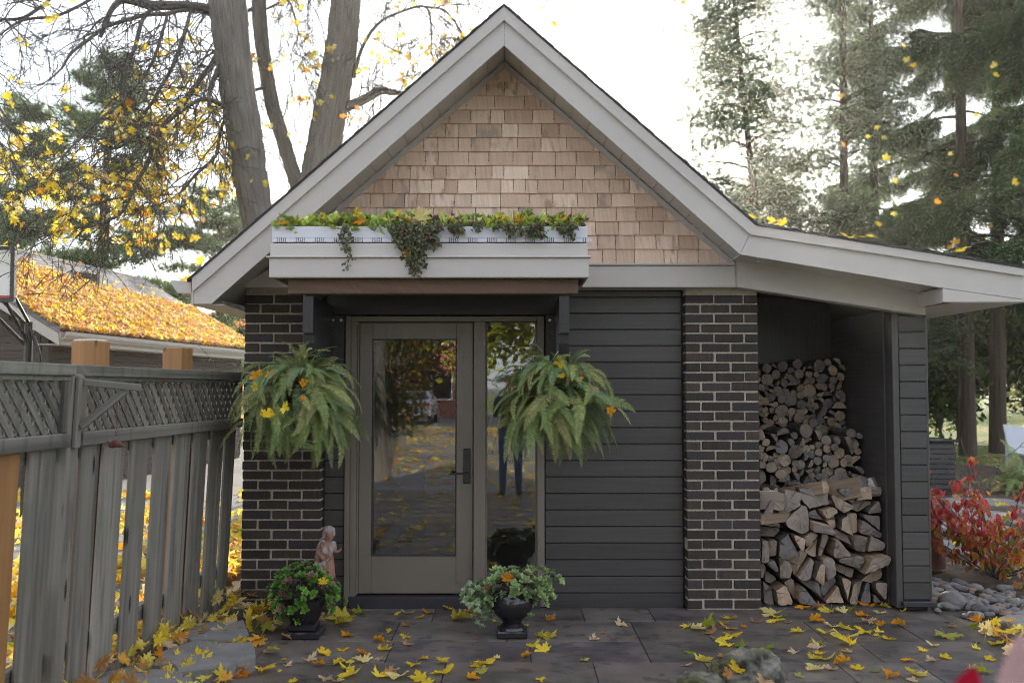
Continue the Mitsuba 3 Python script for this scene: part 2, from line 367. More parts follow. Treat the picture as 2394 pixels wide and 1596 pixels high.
# ================================================================== GROUND
def sheet(x0, x1, y0, y1, z, nx=1, ny=1, amp=0.0, seed=0):
    gx, gy = np.meshgrid(np.linspace(x0, x1, nx + 1), np.linspace(y0, y1, ny + 1))
    gz = np.full_like(gx, z) + (amp * (meshkit.fbm(np.stack([gx * 1.3, gy * 1.3, gx * 0], -1), 4, seed) - 0.5) if amp else 0)
    v = np.stack([gx, gy, gz], -1).reshape(-1, 3)
    i, j = np.meshgrid(np.arange(ny), np.arange(nx), indexing='ij'); w = nx + 1
    q = np.stack([i * w + j, i * w + j + 1, (i + 1) * w + j + 1, (i + 1) * w + j], -1).reshape(-1, 4)
    return v, np.vstack([q[:, [0, 1, 2]], q[:, [0, 2, 3]]]), v[:, :2] * 0.1, None

put('lawn', sheet(-300, 300, -300, 300, -0.10), 'lawn', kind='structure', label='sunlit green lawn with scattered yellow leaves beyond the trees')
put('garden_soil', sheet(-2.6, 13.5, -2.4, 13.5, -0.045, 60, 60, 0.05, 3), 'soil', kind='structure', label='dark mulch and soil of the garden bed around the shed')
put('driveway', sheet(-7.6, -2.62, -6.6, 24, -0.06), 'asphalt', kind='structure', label='pale grey sunlit driveway behind the fence')
put('street', sheet(-14, 12, -60, -7.6, -0.05), 'asphalt', kind='structure', label='long asphalt drive behind the photographer')

# patio: every slab a piece of it
patio = tag(key_of('patio'), 'dark slate patio slabs strewn with yellow maple leaves', kind='structure')
put('joint_bed', sheet(-2.3, 3.4, -7.7, 0.06, -0.012), 'joint_sand', patio)
rs = np.random.default_rng(12)
y = -0.02; row = 0
ROWD = [0.40, 0.52, 0.46, 0.60, 0.52, 0.46, 0.56, 0.5, 0.6, 0.5, 0.6, 0.5, 0.6, 0.5, 0.6]
while y > -7.4:
    d = ROWD[row % len(ROWD)]
    x = -1.78 - rs.random() * 0.25 if y > -1 else -2.3
    if row == 0: x = -1.36
    xr = 2.93 + 0.10 * (y - d / 2)
    while x < xr - 0.12:
        w = min(rs.uniform(0.42, 0.85), xr - x)
        if xr - x - w < 0.2: w = xr - x
        z = rs.normal() * 0.0012
        put('paving_slab', box(x + 0.0025, x + w - 0.0025, y - d + 0.0025, y - 0.0025, -0.04, z, 0.003, 0), 'patio_stone', patio)
        x += w
    y -= d; row += 1

def flag(name, x, y, rx, ry, z0, z1, seed, mat, parent=None, n=13, **kw):
    r = np.random.default_rng(seed)
    a = np.sort(np.arange(n) * 2 * np.pi / n + r.normal(size=n) * 0.12)
    rad = 1 + r.normal(size=n) * 0.09
    rad *= 1 / np.maximum(np.abs(np.cos(a)), np.abs(np.sin(a))) ** 0.55
    P = np.stack([x + rx * rad * np.cos(a), y + ry * rad * np.sin(a)], 1)
    top = np.c_[P * 0.97 + np.array([x, y]) * 0.03, z1 + r.normal(size=n) * 0.006]
    mid = np.c_[P, np.full(n, z1 - 0.015)]
    bot = np.c_[P * 1.01 - np.array([x, y]) * 0.01, np.full(n, z0)]
    v = np.vstack([bot, mid, top, [[x, y, z1 + 0.004]]])
    f = []
    for k in range(2):
        for i in range(n):
            a_, b_ = k * n + i, k * n + (i + 1) % n
            f += [[a_, b_, b_ + n], [a_, b_ + n, a_ + n]]
    f += [[2 * n + i, 2 * n + (i + 1) % n, 3 * n] for i in range(n)]
    uv = np.c_[v[:, 0] + 37 * (seed % 61), v[:, 1]]
    return put(name, (v, np.array(f), uv, None), mat, parent, **kw)

flag('flagstone', -1.80, -0.98, 0.20, 0.24, -0.05, 0.075, 4, 'flat_stone', label='flat grey natural stone by the fence, nearer the shed, with leaves on it', cat='stone')
flag('flagstone', -1.70, -1.52, 0.24, 0.26, -0.05, 0.085, 9, 'flat_stone', label='flat grey natural stone by the fence, nearest the camera', cat='stone')
flag('flagstone', -1.95, -1.95, 0.26, 0.20, -0.05, 0.07, 14, 'flat_stone', label='flat grey natural stone partly under leaves at the bottom left edge', cat='stone')
flag('flagstone', 3.85, -0.62, 0.62, 0.46, -0.05, 0.03, 21, 'flat_stone', label='broad flat grey slab right of the patio beyond the sunlit leaves', cat='stone')
flag('flagstone', 3.75, -1.65, 0.6, 0.42, -0.05, 0.025, 22, 'flat_stone', label='broad flat grey slab in the bottom right corner', cat='stone')
gp = tag(key_of('garden_path'), 'grey flagstone path with fallen leaves crossing behind the red bush', kind='structure')
k = 30
for (px, py, a, b) in [(4.6, 2.7, 0.55, 0.42), (5.8, 2.9, 0.6, 0.5), (5.0, 3.9, 0.55, 0.5), (6.3, 4.1, 0.6, 0.5), (7.5, 3.3, 0.5, 0.5), (5.6, 5.2, 0.6, 0.55), (7.0, 5.3, 0.6, 0.5), (8.3, 4.6, 0.6, 0.6), (6.4, 6.5, 0.55, 0.5), (7.7, 6.5, 0.6, 0.5), (9.0, 6.0, 0.6, 0.6), (4.5, 1.6, 0.5, 0.4), (5.7, 1.7, 0.5, 0.42), (8.6, 7.6, .6, .5), (9.9, 7.2, .6, .5)]:
    flag('flagstone', px, py, a, b, -0.05, 0.0 + 0.01 * math.sin(k), k, 'flat_stone', gp); k += 1

# ================================================================== SHED
shed = thing('garden_shed', 'dark brick and charcoal board garden shed with steep gable, glass door and open log store', 'shed')
Yf = -0.62
# walls and structure that hold the pieces
mb = MB()
mb.add(box(-1.30, -1.195, 0.024, 0.12, 0.0, 2.30)); mb.add(box(0.236, 1.70, 0.024, 0.12, 0.0, 2.30)); mb.add(box(-1.30, 1.70, 0.03, 0.12, 2.062, 2.30))
put('wall_backing', mb.out(), 'black_paint', shed)
mb = MB()
mb.add(box(-1.86, -1.78, 0.06, 4.2, 0.0, 2.20)); mb.add(box(-1.86, 2.90, 4.2, 4.28, 0, 2.25)); mb.add(box(1.70, 1.738, 0.06, 4.2, 0, 2.35))
mb.add(prism([(-1.86, 2.2), (1.74, 2.2), (1.52, 2.42), (-0.05, 3.8)], 4.16, 4.2))
put('outer_wall', mb.out(), 'charcoal_board', shed)
mb = MB()
mb.add(sheet(-1.77, 1.69, 0.10, 4.15, 0.02)); mb.add(box(-1.77, -1.75, 0.13, 4.1, 0.02, 2.3)); mb.add(box(1.67, 1.69, 0.13, 4.1, 0.02, 2.3)); mb.add(box(-1.74, 1.66, 4.10, 4.12, 0.02, 2.3)); mb.add(box(-1.77, 1.69, 0.13, 4.1, 2.33, 2.35))
mb.add(box(-0.9, 0.6, 3.2, 3.9, 0.02, 0.8)); mb.add(box(0.7, 1.6, 1.6, 3.0, 0.02, 1.9))
put('interior', mb.out(), 'interior_paint', shed)

# gable shingles
gab = sg.Polygon([(-1.70, 2.412), (1.555, 2.412), (1.555, 2.425), (-0.052, 3.847)])
gk = f'{shed}__gable_wall'
put('gable_wall', prism(list(gab.exterior.coords)[:-1], -0.160, -0.10), 'rough_beam', shed)
rs = np.random.default_rng(3)
nz = 15
for r in range(nz):
    z0 = 2.414 + 0.0987 * r
    x = -1.75 - rs.random() * 0.1
    while x < 1.7:
        w = rs.choice([0.09, 0.12, 0.14, 0.155, 0.17, 0.20]) * rs.uniform(0.92, 1.08)
        zb = z0 + rs.normal() * 0.0008
        p = sg.Polygon([(x + 0.0022, zb), (x + w - 0.0022, zb + rs.normal() * 0.001), (x + w - 0.0022, z0 + 0.125), (x + 0.0022, z0 + 0.125)]).intersection(gab)
        x += w
        if p.is_empty or p.area < 0.0008 or p.geom_type != 'Polygon': continue
        v, f, _, _ = prism(p, -0.172, -0.162)
        v[:, 1] -= np.clip(z0 + 0.125 - v[:, 2], 0, 1) * 0.13 + (v[:, 1] < -0.168) * rs.uniform(0, 0.003)
        _pid[0] += 1
        uv = np.stack([v[:, 2] + 37 * (_pid[0] % 61), v[:, 0] + v[:, 1]], 1)
        put('shingle', (v, f, uv, None), 'cedar_shingle', gk)

# belt board and header over the log store
mb = MB()
mb.add(box(-1.56, 1.556, -0.22, 0.0, 2.242, 2.392)); mb.add(box(-1.55, 1.55, -0.238, -0.18, 2.394, 2.409, 0.004))
mb.add(prism([(-1.885, 2.242), (-1.562, 2.242), (-1.562, 2.455), (-1.885, 2.17)], -0.22, 0.0))
put('belt_board', mb.out(), 'beige_trim', shed)
put('store_header', prism([(1.560, 2.246), (2.872, 2.048), (2.872, 2.215), (1.56, 2.43)], -0.215, -0.10), 'beige_trim', shed)

# siding
def siding(holder, x0, x1, z0, z1, ytop=0.0, name='board', first=0.0, exp=0.1164, th=0.02):
    z = z0
    while z < z1 - 0.01:
        zt = min(z + exp, z1)
        put(name, box(x0, x1, ytop, ytop + th, z + 0.0028, zt - 0.0028, 0.0035, 0), 'charcoal_board', holder)
        z += exp
sp = f'{shed}__front_siding'
siding(sp, 0.236, 1.212, -0.018 + 0.0, 2.24)
siding(f'{shed}__front_siding', -1.335, -1.192, -0.018, 2.06)
put('ledger', box(-1.33, 0.36, -0.012, 0.022, 2.066, 2.235), 'black_paint', shed)
put('base_flashing', box(0.236, 1.212, -0.012, 0.03, -0.03, -0.02), 'dark_sill', shed)

# brick pillars, each brick a piece
def pillar(x0, x1, halfsteps):
    pk = key_of('brick_pillar', shed)
    mesh = box(x0 + 0.005, x1 - 0.005, -0.093, 0.024, 0.0, 2.245, 0.004)
    scene[pk] = mikit.ply(mesh[:2], 'mat_lime_mortar', uv=mesh[2])
    for k in range(33):
        z0 = 0.012 + k * 0.0687
        if z0 + 0.058 > 2.25: break
        x = x0
        pat = [0.103, 0.2, 0.2, 0.2] if k % 2 == halfsteps else [0.2, 0.2, 0.103, 0.2]
        for L in pat:
            xe = min(x + L, x1)
            if x1 - xe < 0.05: xe = x1
            if xe - x > 0.03:
                jx, jy, jz = RNG.normal(size=3) * [0.0025, 0.0022, 0.0014]
                put('brick', box(x + 0.001 + jx, xe - 0.001 + jx * 0.5, -0.1 + jy, 0.028, z0 + jz, z0 + 0.0572 + jz, 0.0035, 0), 'brown_brick', pk)
            x = xe + 0.0115
            if x > x1 - 0.02: break
    return pk
pillar(-1.888, -1.338, 0)
pillar(1.222, 1.738, 0)

# log store walls
mb = MB()
mb.add(box(2.672, 2.716, -0.118, 0.02, 0.02, 2.072))
put('store_jamb', mb.out(), 'charcoal_board', shed)
mb = MB()
mb.add(box(1.740, 2.66, 1.15, 1.19, 0, 2.3)); mb.add(box(2.664, 2.70, 0.022, 4.2, 0, 2.1)); mb.add(box(1.75, 2.66, -0.05, 1.14, -0.035, 0.006))
put('store_lining', mb.out(), 'charcoal_board', shed)
mb = MB(); mb.add(box(2.722, 2.90, -0.09, 4.2, 0.0, 2.06)); put('end_wall', mb.out(), 'black_paint', shed)
siding(f'{shed}__end_siding', 2.722, 2.912, 0.075, 2.072, -0.114)
put('corner_trim', box(2.905, 2.921, -0.117, 0.0, 0.05, 2.06, 0.003), 'charcoal_board', shed)
put('sill_flashing', box(2.70, 2.935, -0.165, -0.06, 0.035, 0.07, 0.004), 'dark_sill', shed)

# roof
TOP = [(-2.087, 2.257), (-0.052, 4.059), (1.596, 2.601), (3.345, 2.32)]
def thick(line, t):
    up = [(x, z + t) for x, z in line]
    return line + up[::-1]
mb = MB()
rl = [(-2.115, 2.233), (-0.052, 4.061), (1.600, 2.602), (3.362, 2.319)]
mb.add(prism(thick([(x, z) for x, z in rl], 0.012), Yf - 0.030, 4.6))
for sgn, (a, b), n in ((-1, (rl[0], rl[1]), 19), (1, (rl[1], rl[2]), 15), (1, (rl[2], rl[3]), 12)):
    a, b = np.array(a), np.array(b)
    for i in range(n):
        p, q = a + (b - a) * i / n, a + (b - a) * (i + 1) / n
        lo, hi = (p, q) if p[1] < q[1] else (q, p)
        mb.add(prism([(lo[0], lo[1] + 0.0125), (hi[0], hi[1] + 0.0125), (hi[0], hi[1] + 0.0145), (lo[0], lo[1] + 0.021)], Yf - 0.033 + 0.004 * RNG.random(), 4.6))
put('roof', mb.out(), 'roof_asphalt', shed)
rk = f'{shed}__roof'
upper = TOP + [(3.343, 2.272), (1.560, 2.543), (-0.052, 3.968), (-2.082, 2.170)]
put('upper_fascia', prism(upper, Yf - 0.022, Yf + 0.04), 'beige_trim', rk)
# lower fascia boards, mitred where they meet
put('lower_fascia', prism([(-2.078, 2.178), (-0.053, 3.972), (-0.053, 3.804), (-1.965, 2.092), (-2.078, 2.092)], Yf, Yf + 0.03), 'beige_trim', rk)
put('lower_fascia', prism([(-0.051, 3.972), (1.556, 2.548), (1.492, 2.418), (-0.051, 3.804)], Yf, Yf + 0.03), 'beige_trim', rk)
put('lower_fascia', prism([(1.558, 2.547), (3.341, 2.276), (3.341, 2.122), (2.815, 2.196), (1.494, 2.417)], Yf, Yf + 0.03), 'beige_trim', rk)
put('eave_return', prism([(2.816, 2.193), (3.339, 2.119), (3.339, 2.105), (2.816, 2.105)], Yf + 0.002, Yf + 0.03), 'beige_trim', rk)
put('eave_soffit', box(2.875, 3.338, Yf + 0.032, 4.4, 2.098, 2.106, 0.001), 'beige_trim', rk)
put('eave_soffit', box(-2.08, -1.89, Yf + 0.032, 4.4, 2.085, 2.093, 0.001), 'beige_trim', rk)
put('eave_fascia', box(3.338, 3.350, Yf, 4.4, 2.10, 2.30), 'beige_trim', rk)
put('eave_fascia', box(-2.095, -2.08, Yf, 4.4, 2.085, 2.24), 'beige_trim', rk)
put('return_side', box(2.816, 2.83, Yf + 0.031, -0.23, 2.10, 2.2), 'beige_trim', rk)
def soffit(a, b, n, y0=Yf + 0.03, y1=-0.165):
    a, b = np.array(a), np.array(b)
    for i in range(n):
        p, q = a + (b - a) * (i + 0.018) / n, a + (b - a) * (i + 0.982) / n
        put('soffit_panel', prism([tuple(p), tuple(q), (q[0], q[1] + 0.012), (p[0], p[1] + 0.012)], y0, y1), 'soffit_metal', rk)
soffit((-1.97, 2.150), (-0.055, 3.847), 17)
soffit((-0.049, 3.847), (1.56, 2.424), 14)
soffit((1.53, 2.432), (2.84, 2.212), 9, Yf + 0.03, -0.1)
put('soffit_backing', prism([(-1.99, 2.148), (-0.052, 3.864), (1.57, 2.436), (2.87, 2.226), (2.87, 2.236), (1.57, 2.447), (-0.052, 3.875), (-1.99, 2.160)], Yf + 0.03, 0.3), 'soffit_metal', rk)
put('roof_deck', prism([(1.75, 2.36), (3.32, 2.15), (3.32, 2.28), (1.75, 2.55)], 0.31, 4.3), 'charcoal_board', rk)
# wall mouldings under the soffit, along the gable slope
for a, b in (((-1.56, 2.503), (-0.056, 3.835)), ((-0.048, 3.835), (1.553, 2.417))):
    put('gable_moulding', prism([a, b, (b[0], b[1] - 0.042), (a[0], a[1] - 0.042)], -0.2, -0.166), 'beige_trim', shed)

# gutter on the left eave
gk2 = f'{shed}__gutter'
prof = [(-2.10, 2.235), (-2.10, 2.165), (-2.185, 2.165), (-2.205, 2.19), (-2.225, 2.222), (-2.23, 2.245), (-2.222, 2.245), (-2.215, 2.222), (-2.196, 2.192), (-2.18, 2.172), (-2.107, 2.172), (-2.107, 2.235)]
mb = MB(); mb.add(prism(prof, Yf + 0.012, 4.4)); mb.add(prism([(-2.10, 2.24), (-2.10, 2.163), (-2.187, 2.163), (-2.207, 2.19), (-2.227, 2.222), (-2.232, 2.247)], Yf + 0.004, Yf + 0.011))
put('gutter', mb.out(), 'beige_trim', shed)

# ------------------------------------------------------------------ door set
mb = MB()
mb.add(box(-1.186, -1.150, -0.030, 0.06, 0.005, 2.056)); mb.add(box(-1.149, -1.106, -0.012, 0.07, 0.006, 2.052)); mb.add(box(-1.149, 0.176, -0.014, 0.07, 2.018, 2.055)); mb.add(box(0.178, 0.230, -0.02, 0.07, 0.005, 2.056)); mb.add(box(-0.273, -0.187, -0.016, 0.07, 0.08, 2.017)); mb.add(box(-0.186, 0.177, -0.008, 0.07, 0.085, 0.158))
mb.add(box(-0.186, -0.178, 0.0, 0.05, 0.159, 2.01)); mb.add(box(0.166, 0.177, 0.0, 0.05, 0.159, 2.01)); mb.add(box(-1.105, -1.094, 0.002, 0.07, 0.088, 2.017))
put('door_frame', mb.out(), 'bronze_paint', shed)
gl = lambda x0, x1, z0, z1, yy: (np.array([[x0, yy, z0], [x1, yy, z0], [x1, yy, z1], [x0, yy, z1]], float), np.array([[0, 1, 2], [0, 2, 3]]), None, None)
put('sidelight_pane', gl(-0.179, 0.168, 0.155, 2.015, 0.042), 'window_glass', shed)
put('threshold', box(-1.148, 0.20, -0.06, 0.08, -0.01, 0.078, 0.006), 'dark_sill', shed)
dk = f'{shed}__door'
mb = MB()
mb.add(box(-1.092, -1.0, 0.028, 0.068, 0.09, 2.012)); mb.add(box(-0.398, -0.280, 0.028, 0.068, 0.09, 2.012)); mb.add(box(-0.9995, -0.3985, 0.0285, 0.0675, 0.09, 0.355)); mb.add(box(-0.9995, -0.3985, 0.0285, 0.0675, 1.894, 2.012))
put('door', mb.out(), 'bronze_paint', shed)
mb = MB()
mb.add(box(-1.0, -0.992, 0.022, 0.05, 0.352, 1.897, 0.002)); mb.add(box(-0.406, -0.398, 0.022, 0.05, 0.352, 1.897, 0.002)); mb.add(box(-0.992, -0.406, 0.0225, 0.05, 0.352, 0.361, 0.002)); mb.add(box(-0.992, -0.406, 0.0225, 0.05, 1.888, 1.897, 0.002))
put('glazing_bead', mb.out(), 'dark_sill', dk)
put('glass', gl(-0.995, -0.403, 0.357, 1.892, 0.052), 'window_glass', dk)
mb = MB()
mb.add(box(-0.346, -0.297, 0.012, 0.028, 0.866, 1.113, 0.004)); mb.add(tube([(-0.322, 0.012, 0.94), (-0.322, -0.035, 0.94)], 0.010, 10)); mb.add(bar((-0.312, -0.038, 0.94), (-0.442, -0.040, 0.938), 0.016, 0.014)); mb.add(tube([(-0.322, 0.012, 1.06), (-0.322, 0.002, 1.06)], 0.016, 14))
put('handle', mb.out(), 'black_metal', dk)

# ------------------------------------------------------------------ canopy
can = f'{shed}__canopy'
mb = MB(); mb.add(box(-1.5, 0.45, -0.69, -0.25, 2.242, 2.25)); mb.add(box(-1.52, 0.472, -0.82, -0.24, 2.44, 2.458))
put('canopy', mb.out(), 'black_paint', shed)
put('beam', box(-1.427, 0.422, -0.78, -0.70, 2.142, 2.236, 0.005, 0), 'rough_beam', can)
mb = MB(); mb.add(box(-1.532, 0.484, -0.85, -0.83, 2.239, 2.362)); mb.add(box(-1.532, -1.515, -0.829, -0.225, 2.239, 2.362)); mb.add(box(0.467, 0.484, -0.829, -0.225, 2.239, 2.362)); mb.add(box(-1.515, 0.467, -0.83, -0.80, 2.237, 2.243, 0.001))
put('fascia', mb.out(), 'beige_trim', can)
v, f, uv, c = box(-1.528, 0.480, -0.846, -0.82, 2.372, 2.458)
v[:, 1] += (v[:, 2] - 2.37) * 0.12
mb = MB(); mb.add((v, f, uv, c)); mb.add(box(-1.549, 0.50, -0.868, -0.81, 2.363, 2.372, 0.002)); mb.add(box(-1.528, -1.512, -0.82, -0.24, 2.372, 2.455)); mb.add(box(0.464, 0.48, -0.82, -0.24, 2.372, 2.455))
put('upper_fascia', mb.out(), 'beige_trim', can)
curve = [(0.0, 2.13), (-0.752, 2.13), (-0.752, 1.895), (-0.70, 1.89)] + [(-0.70 + 0.64 * (1 - math.cos(t)), 1.89 - 0.50 * math.sin(t)) for t in np.linspace(0.12, math.pi / 2, 9)] + [(-0.05, 1.36), (0.0, 1.36)]
curve2 = [(-0.052 if abs(y_) < 1e-9 else min(y_, -0.052), z_) for y_, z_ in curve]
for (a, b, pa, pb) in ((-1.337, -1.271, -1.312, -1.192), (0.302, 0.366, 0.238, 0.35)):
    bk = put('bracket', prism_x(curve2, a, b), 'black_paint', can)
    put('wall_plate', box(pa, pb, -0.05, -0.012, 1.34, 2.06, 0.004), 'black_paint', can)
    for bx in ((-1.272, -1.213) if a < 0 else (0.268, 0.335)):
        put('bolt', lathe([(0.0, 0.008), (0.010, 0.008), (0.013, 0.004), (0.013, 0)], 12), 'steel', can, to_world=T().translate([bx, -0.05, 2.025]).rotate([1, 0, 0], 90))

# ================================================================== LEAVES
_half = [(0, 1.0), (0.09, 0.80), (0.22, 0.83), (0.19, 0.62), (0.17, 0.44), (0.34, 0.50), (0.40, 0.64), (0.52, 0.52), (0.78, 0.56), (0.64, 0.38), (0.72, 0.26), (0.50, 0.19), (0.40, 0.10), (0.60, -0.02), (0.64, -0.12), (0.40, -0.12), (0.22, -0.22), (0.06, -0.12)]
_out = _half + [(-x, y) for x, y in _half[:0:-1]]
def maple(fold=0.15, curl=0.2, seed=0):
    """A maple leaf about 1.5 wide, in the xy plane, cupped and with a stalk."""
    r = np.random.default_rng(seed)
    o = np.array(_out) * (1 + r.normal(size=(len(_out), 1)) * 0.04)
    v = np.vstack([[[0, 0.1]], o])
    rad = np.linalg.norm(v - [0, 0.1], axis=1)
    a = np.arctan2(v[:, 1], v[:, 0])
    z = np.abs(v[:, 0]) * fold + curl * rad**2 * (0.35 * np.sin(a * 2 + r.random() * 6) + 0.35 * r.normal(size=len(v)) * 0.6) + 0.12 * curl * rad
    v = np.c_[v, z]; n = len(o)
    f = [[0, 1 + i, 1 + (i + 1) % n] for i in range(n)]
    f = [t[::-1] for t in f]
    k = len(v)
    sx, sz = r.normal() * 0.25, 0.1 + 0.2 * r.random()
    v = np.vstack([v, [[-0.018, -0.1, 0], [0.018, -0.1, 0], [sx - 0.012, -0.75, sz], [sx + 0.012, -0.75, sz]]])
    f += [[k, k + 1, k + 3], [k, k + 3, k + 2]]
    tc = np.ones(len(v)); tc[1:k] = 0.92 + 0.16 * r.random(k - 1); tc[k:] = 0.8
    return v, np.array(f), tc
star_v = np.array([[0, 0, 0.06]] + [[math.cos(t) * q, math.sin(t) * q, 0.10 * ((i % 3) - 1)] for i, (t, q) in enumerate(zip(np.arange(10) * math.pi / 5 + 0.3, [0.75, 0.38] * 5))])
star_f = np.array([[0, 1 + i, 1 + (i + 1) % 10] for i in range(10)])
YEL = [(0.86, 0.66, 0.08), (0.84, 0.60, 0.05), (0.87, 0.72, 0.18), (0.76, 0.62, 0.10), (0.85, 0.72, 0.32)]
ORA = [(0.78, 0.36, 0.03), (0.70, 0.27, 0.03), (0.80, 0.44, 0.08)]
BRN = [(0.60, 0.34, 0.16), (0.68, 0.44, 0.26), (0.48, 0.25, 0.11), (0.72, 0.54, 0.34)]
GRN = [(0.36, 0.38, 0.05), (0.50, 0.46, 0.12), (0.22, 0.30, 0.04)]
def pick(kind, rng):
    pal = {'y': YEL, 'o': ORA, 'b': BRN, 'g': GRN}[kind]
    return np.array(pal[rng.integers(len(pal))]) * rng.uniform(0.82, 1.12)
def mix_cols(n, rng, wy=0.62, wo=0.2, wb=0.13, wg=0.05):
    k = rng.choice(list('yobg'), n, p=np.array([wy, wo, wb, wg]) / (wy + wo + wb + wg))
    return np.array([pick(c, rng) for c in k])

# fourteen leaf meshes per colour family are shared by the single leaves
LV = {}
for kind in 'yobg':
    LV[kind] = []
    for i in range(12 if kind == 'y' else 6):
        rr = np.random.default_rng(100 + i + ord(kind))
        v, f, tc = maple(rr.uniform(0.02, 0.45), rr.uniform(0.2, 0.95), i + ord(kind))
        v = v - [0, 0.1, v[:, 2].min()]
        col = np.repeat(pick(kind, rr)[None], len(v), 0) * tc[:, None]
        if kind != 'g' and rr.random() < 0.4:      # green or brown centre
            col = col * (1 - 0.35 * np.exp(-6 * (v[:, :2] ** 2).sum(1))[:, None])
        LV[kind].append(mikit.ply((v, f), 'mat_leaf', color=np.clip(col, 0, 0.95)))
KINDTXT = {'y': 'yellow maple leaf', 'o': 'orange maple leaf', 'b': 'tan brown curled maple leaf', 'g': 'greenish maple leaf'}
def place_leaf(x, y, z, width, kind, rng, where, tilt=0.18, nrm=None):
    d = LV[kind][rng.integers(len(LV[kind]))]
    s = width / 1.45
    n = np.array([[0, 0, 1.0]]) + rng.normal(size=(1, 3)) * tilt if nrm is None else np.array([nrm], float)
    R = rots(n, np.array([rng.uniform(0, 6.28)]))[0]
    m = np.eye(4); m[:3, :3] = R * s; m[:3, 3] = (x, y, z)
    key = put('fallen_leaf', d, None, to_world=T(m), label=f'{KINDTXT[kind]} {where}', cat='leaf', group=f'{KINDTXT[kind][:-4]}leaves {where}')
    return key

PATIO = '''-1.04,-0.22,0.09,g -0.79,-0.22,0.05,y -0.72,-0.22,0.08,b -0.58,-0.2,0.09,o -0.44,-0.11,0.071,y -0.29,-0.15,0.06,o -0.22,-0.22,0.08,y -0.61,-0.35,0.059,y -0.36,-0.41,0.164,y -1.12,-0.37,0.175,y -1.12,-0.53,0.123,y 0.24,-0.33,0.088,b 0.25,-0.45,0.058,o -0.77,-0.71,0.046,y -1.01,-0.83,0.086,o -0.75,-0.97,0.027,y -1.0,-1.15,0.064,y -1.1,-1.25,0.076,y -0.85,-1.24,0.084,o -0.77,-1.15,0.086,y 0.17,-0.86,0.099,y 0.23,-0.86,0.081,y 0.13,-1.07,0.078,y 0.19,-1.17,0.094,y -1.44,-1.21,0.042,b -1.29,-1.35,0.033,o -1.15,-1.37,0.078,b -1.25,-1.48,0.048,b -1.27,-1.57,0.024,y -0.75,-1.35,0.041,b -0.98,-1.44,0.073,y -0.93,-1.41,0.065,y -0.84,-1.4,0.098,y -0.51,-1.34,0.058,o -0.4,-1.35,0.066,y -0.54,-1.47,0.073,y 0.09,-1.31,0.058,o -0.21,-1.48,0.073,y -0.14,-1.47,0.097,y -0.16,-1.6,0.071,g -0.9,-1.55,0.072,y -0.86,-1.68,0.125,y -1.35,-1.6,0.103,y -0.64,-1.55,0.04,b -0.71,-1.69,0.078,y -0.6,-1.7,0.101,y -0.67,-1.64,0.071,b -0.48,-1.72,0.1,y -0.36,-1.64,0.102,y -0.22,-1.72,0.077,o 0.15,-1.74,0.046,y -0.99,-1.72,0.062,b -0.93,-1.77,0.069,b -1.44,-1.64,0.086,o -1.5,-1.69,0.085,b -1.15,-1.77,0.046,y 1.75,-0.12,0.061,y 1.78,-0.26,0.129,y 1.81,-0.3,0.079,g 1.74,-0.43,0.106,y 2.04,-0.04,0.092,o 2.14,-0.06,0.092,b 2.19,-0.15,0.1,y 2.27,-0.18,0.08,y 2.38,-0.09,0.081,g 2.53,0.03,0.113,o 2.61,-0.02,0.082,y 2.36,-0.28,0.099,o 2.34,-0.47,0.086,b 2.52,-0.22,0.07,y 2.7,-0.15,0.045,y 2.0,-0.43,0.106,o 2.07,-0.61,0.094,y 2.13,-0.63,0.084,y 1.98,-0.74,0.083,y 1.81,-0.74,0.092,y 1.46,-0.36,0.097,y 1.25,-0.57,0.104,g 1.39,-0.53,0.066,g 1.39,-0.64,0.093,o 1.37,-0.81,0.1,y 1.6,-0.47,0.062,b 1.25,-0.77,0.082,b 1.28,-0.92,0.107,y 1.3,-1.05,0.105,y 1.17,-0.66,0.102,y 1.13,-0.59,0.066,y 2.22,-0.74,0.092,y 2.38,-0.59,0.061,o 2.31,-0.74,0.06,y 2.51,-0.6,0.084,o 2.31,-0.9,0.08,y 2.04,-0.9,0.134,y 2.02,-1.05,0.122,y 1.97,-1.2,0.068,b 1.82,-1.1,0.095,b 1.78,-1.25,0.067,y 1.65,-1.2,0.059,b 1.73,-1.34,0.075,y 1.78,-1.38,0.082,y 1.67,-1.57,0.103,y 1.74,-1.55,0.072,b 1.86,-1.47,0.089,o 1.9,-1.54,0.072,y 1.97,-1.6,0.04,g 2.52,-1.05,0.061,y 2.7,-0.83,0.136,g 2.74,-1.12,0.052,y 2.25,-1.38,0.074,o 2.38,-1.38,0.066,b 2.47,-1.31,0.075,y 2.18,-1.57,0.048,y 2.16,-1.68,0.093,y 2.03,-1.69,0.078,o 2.71,-1.34,0.066,y 2.56,-1.61,0.079,g 2.51,-1.55,0.064,b 0.97,-1.47,0.049,b 1.07,-1.38,0.107,y 2.85,-0.59,0.047,o'''
rl_ = np.random.default_rng(21)
for t in PATIO.split():
    x, yy, w, kd = t.split(',')
    place_leaf(float(x), float(yy), 0.003, float(w) * 1.25, kd, rl_, 'lying on the slate patio')
for i in range(34):
    place_leaf(rl_.uniform(-1.55, 2.7), rl_.uniform(-1.8, -0.2), 0.003, rl_.uniform(0.04, 0.09), rl_.choice(list('yyybbog')), rl_, 'lying on the slate patio')

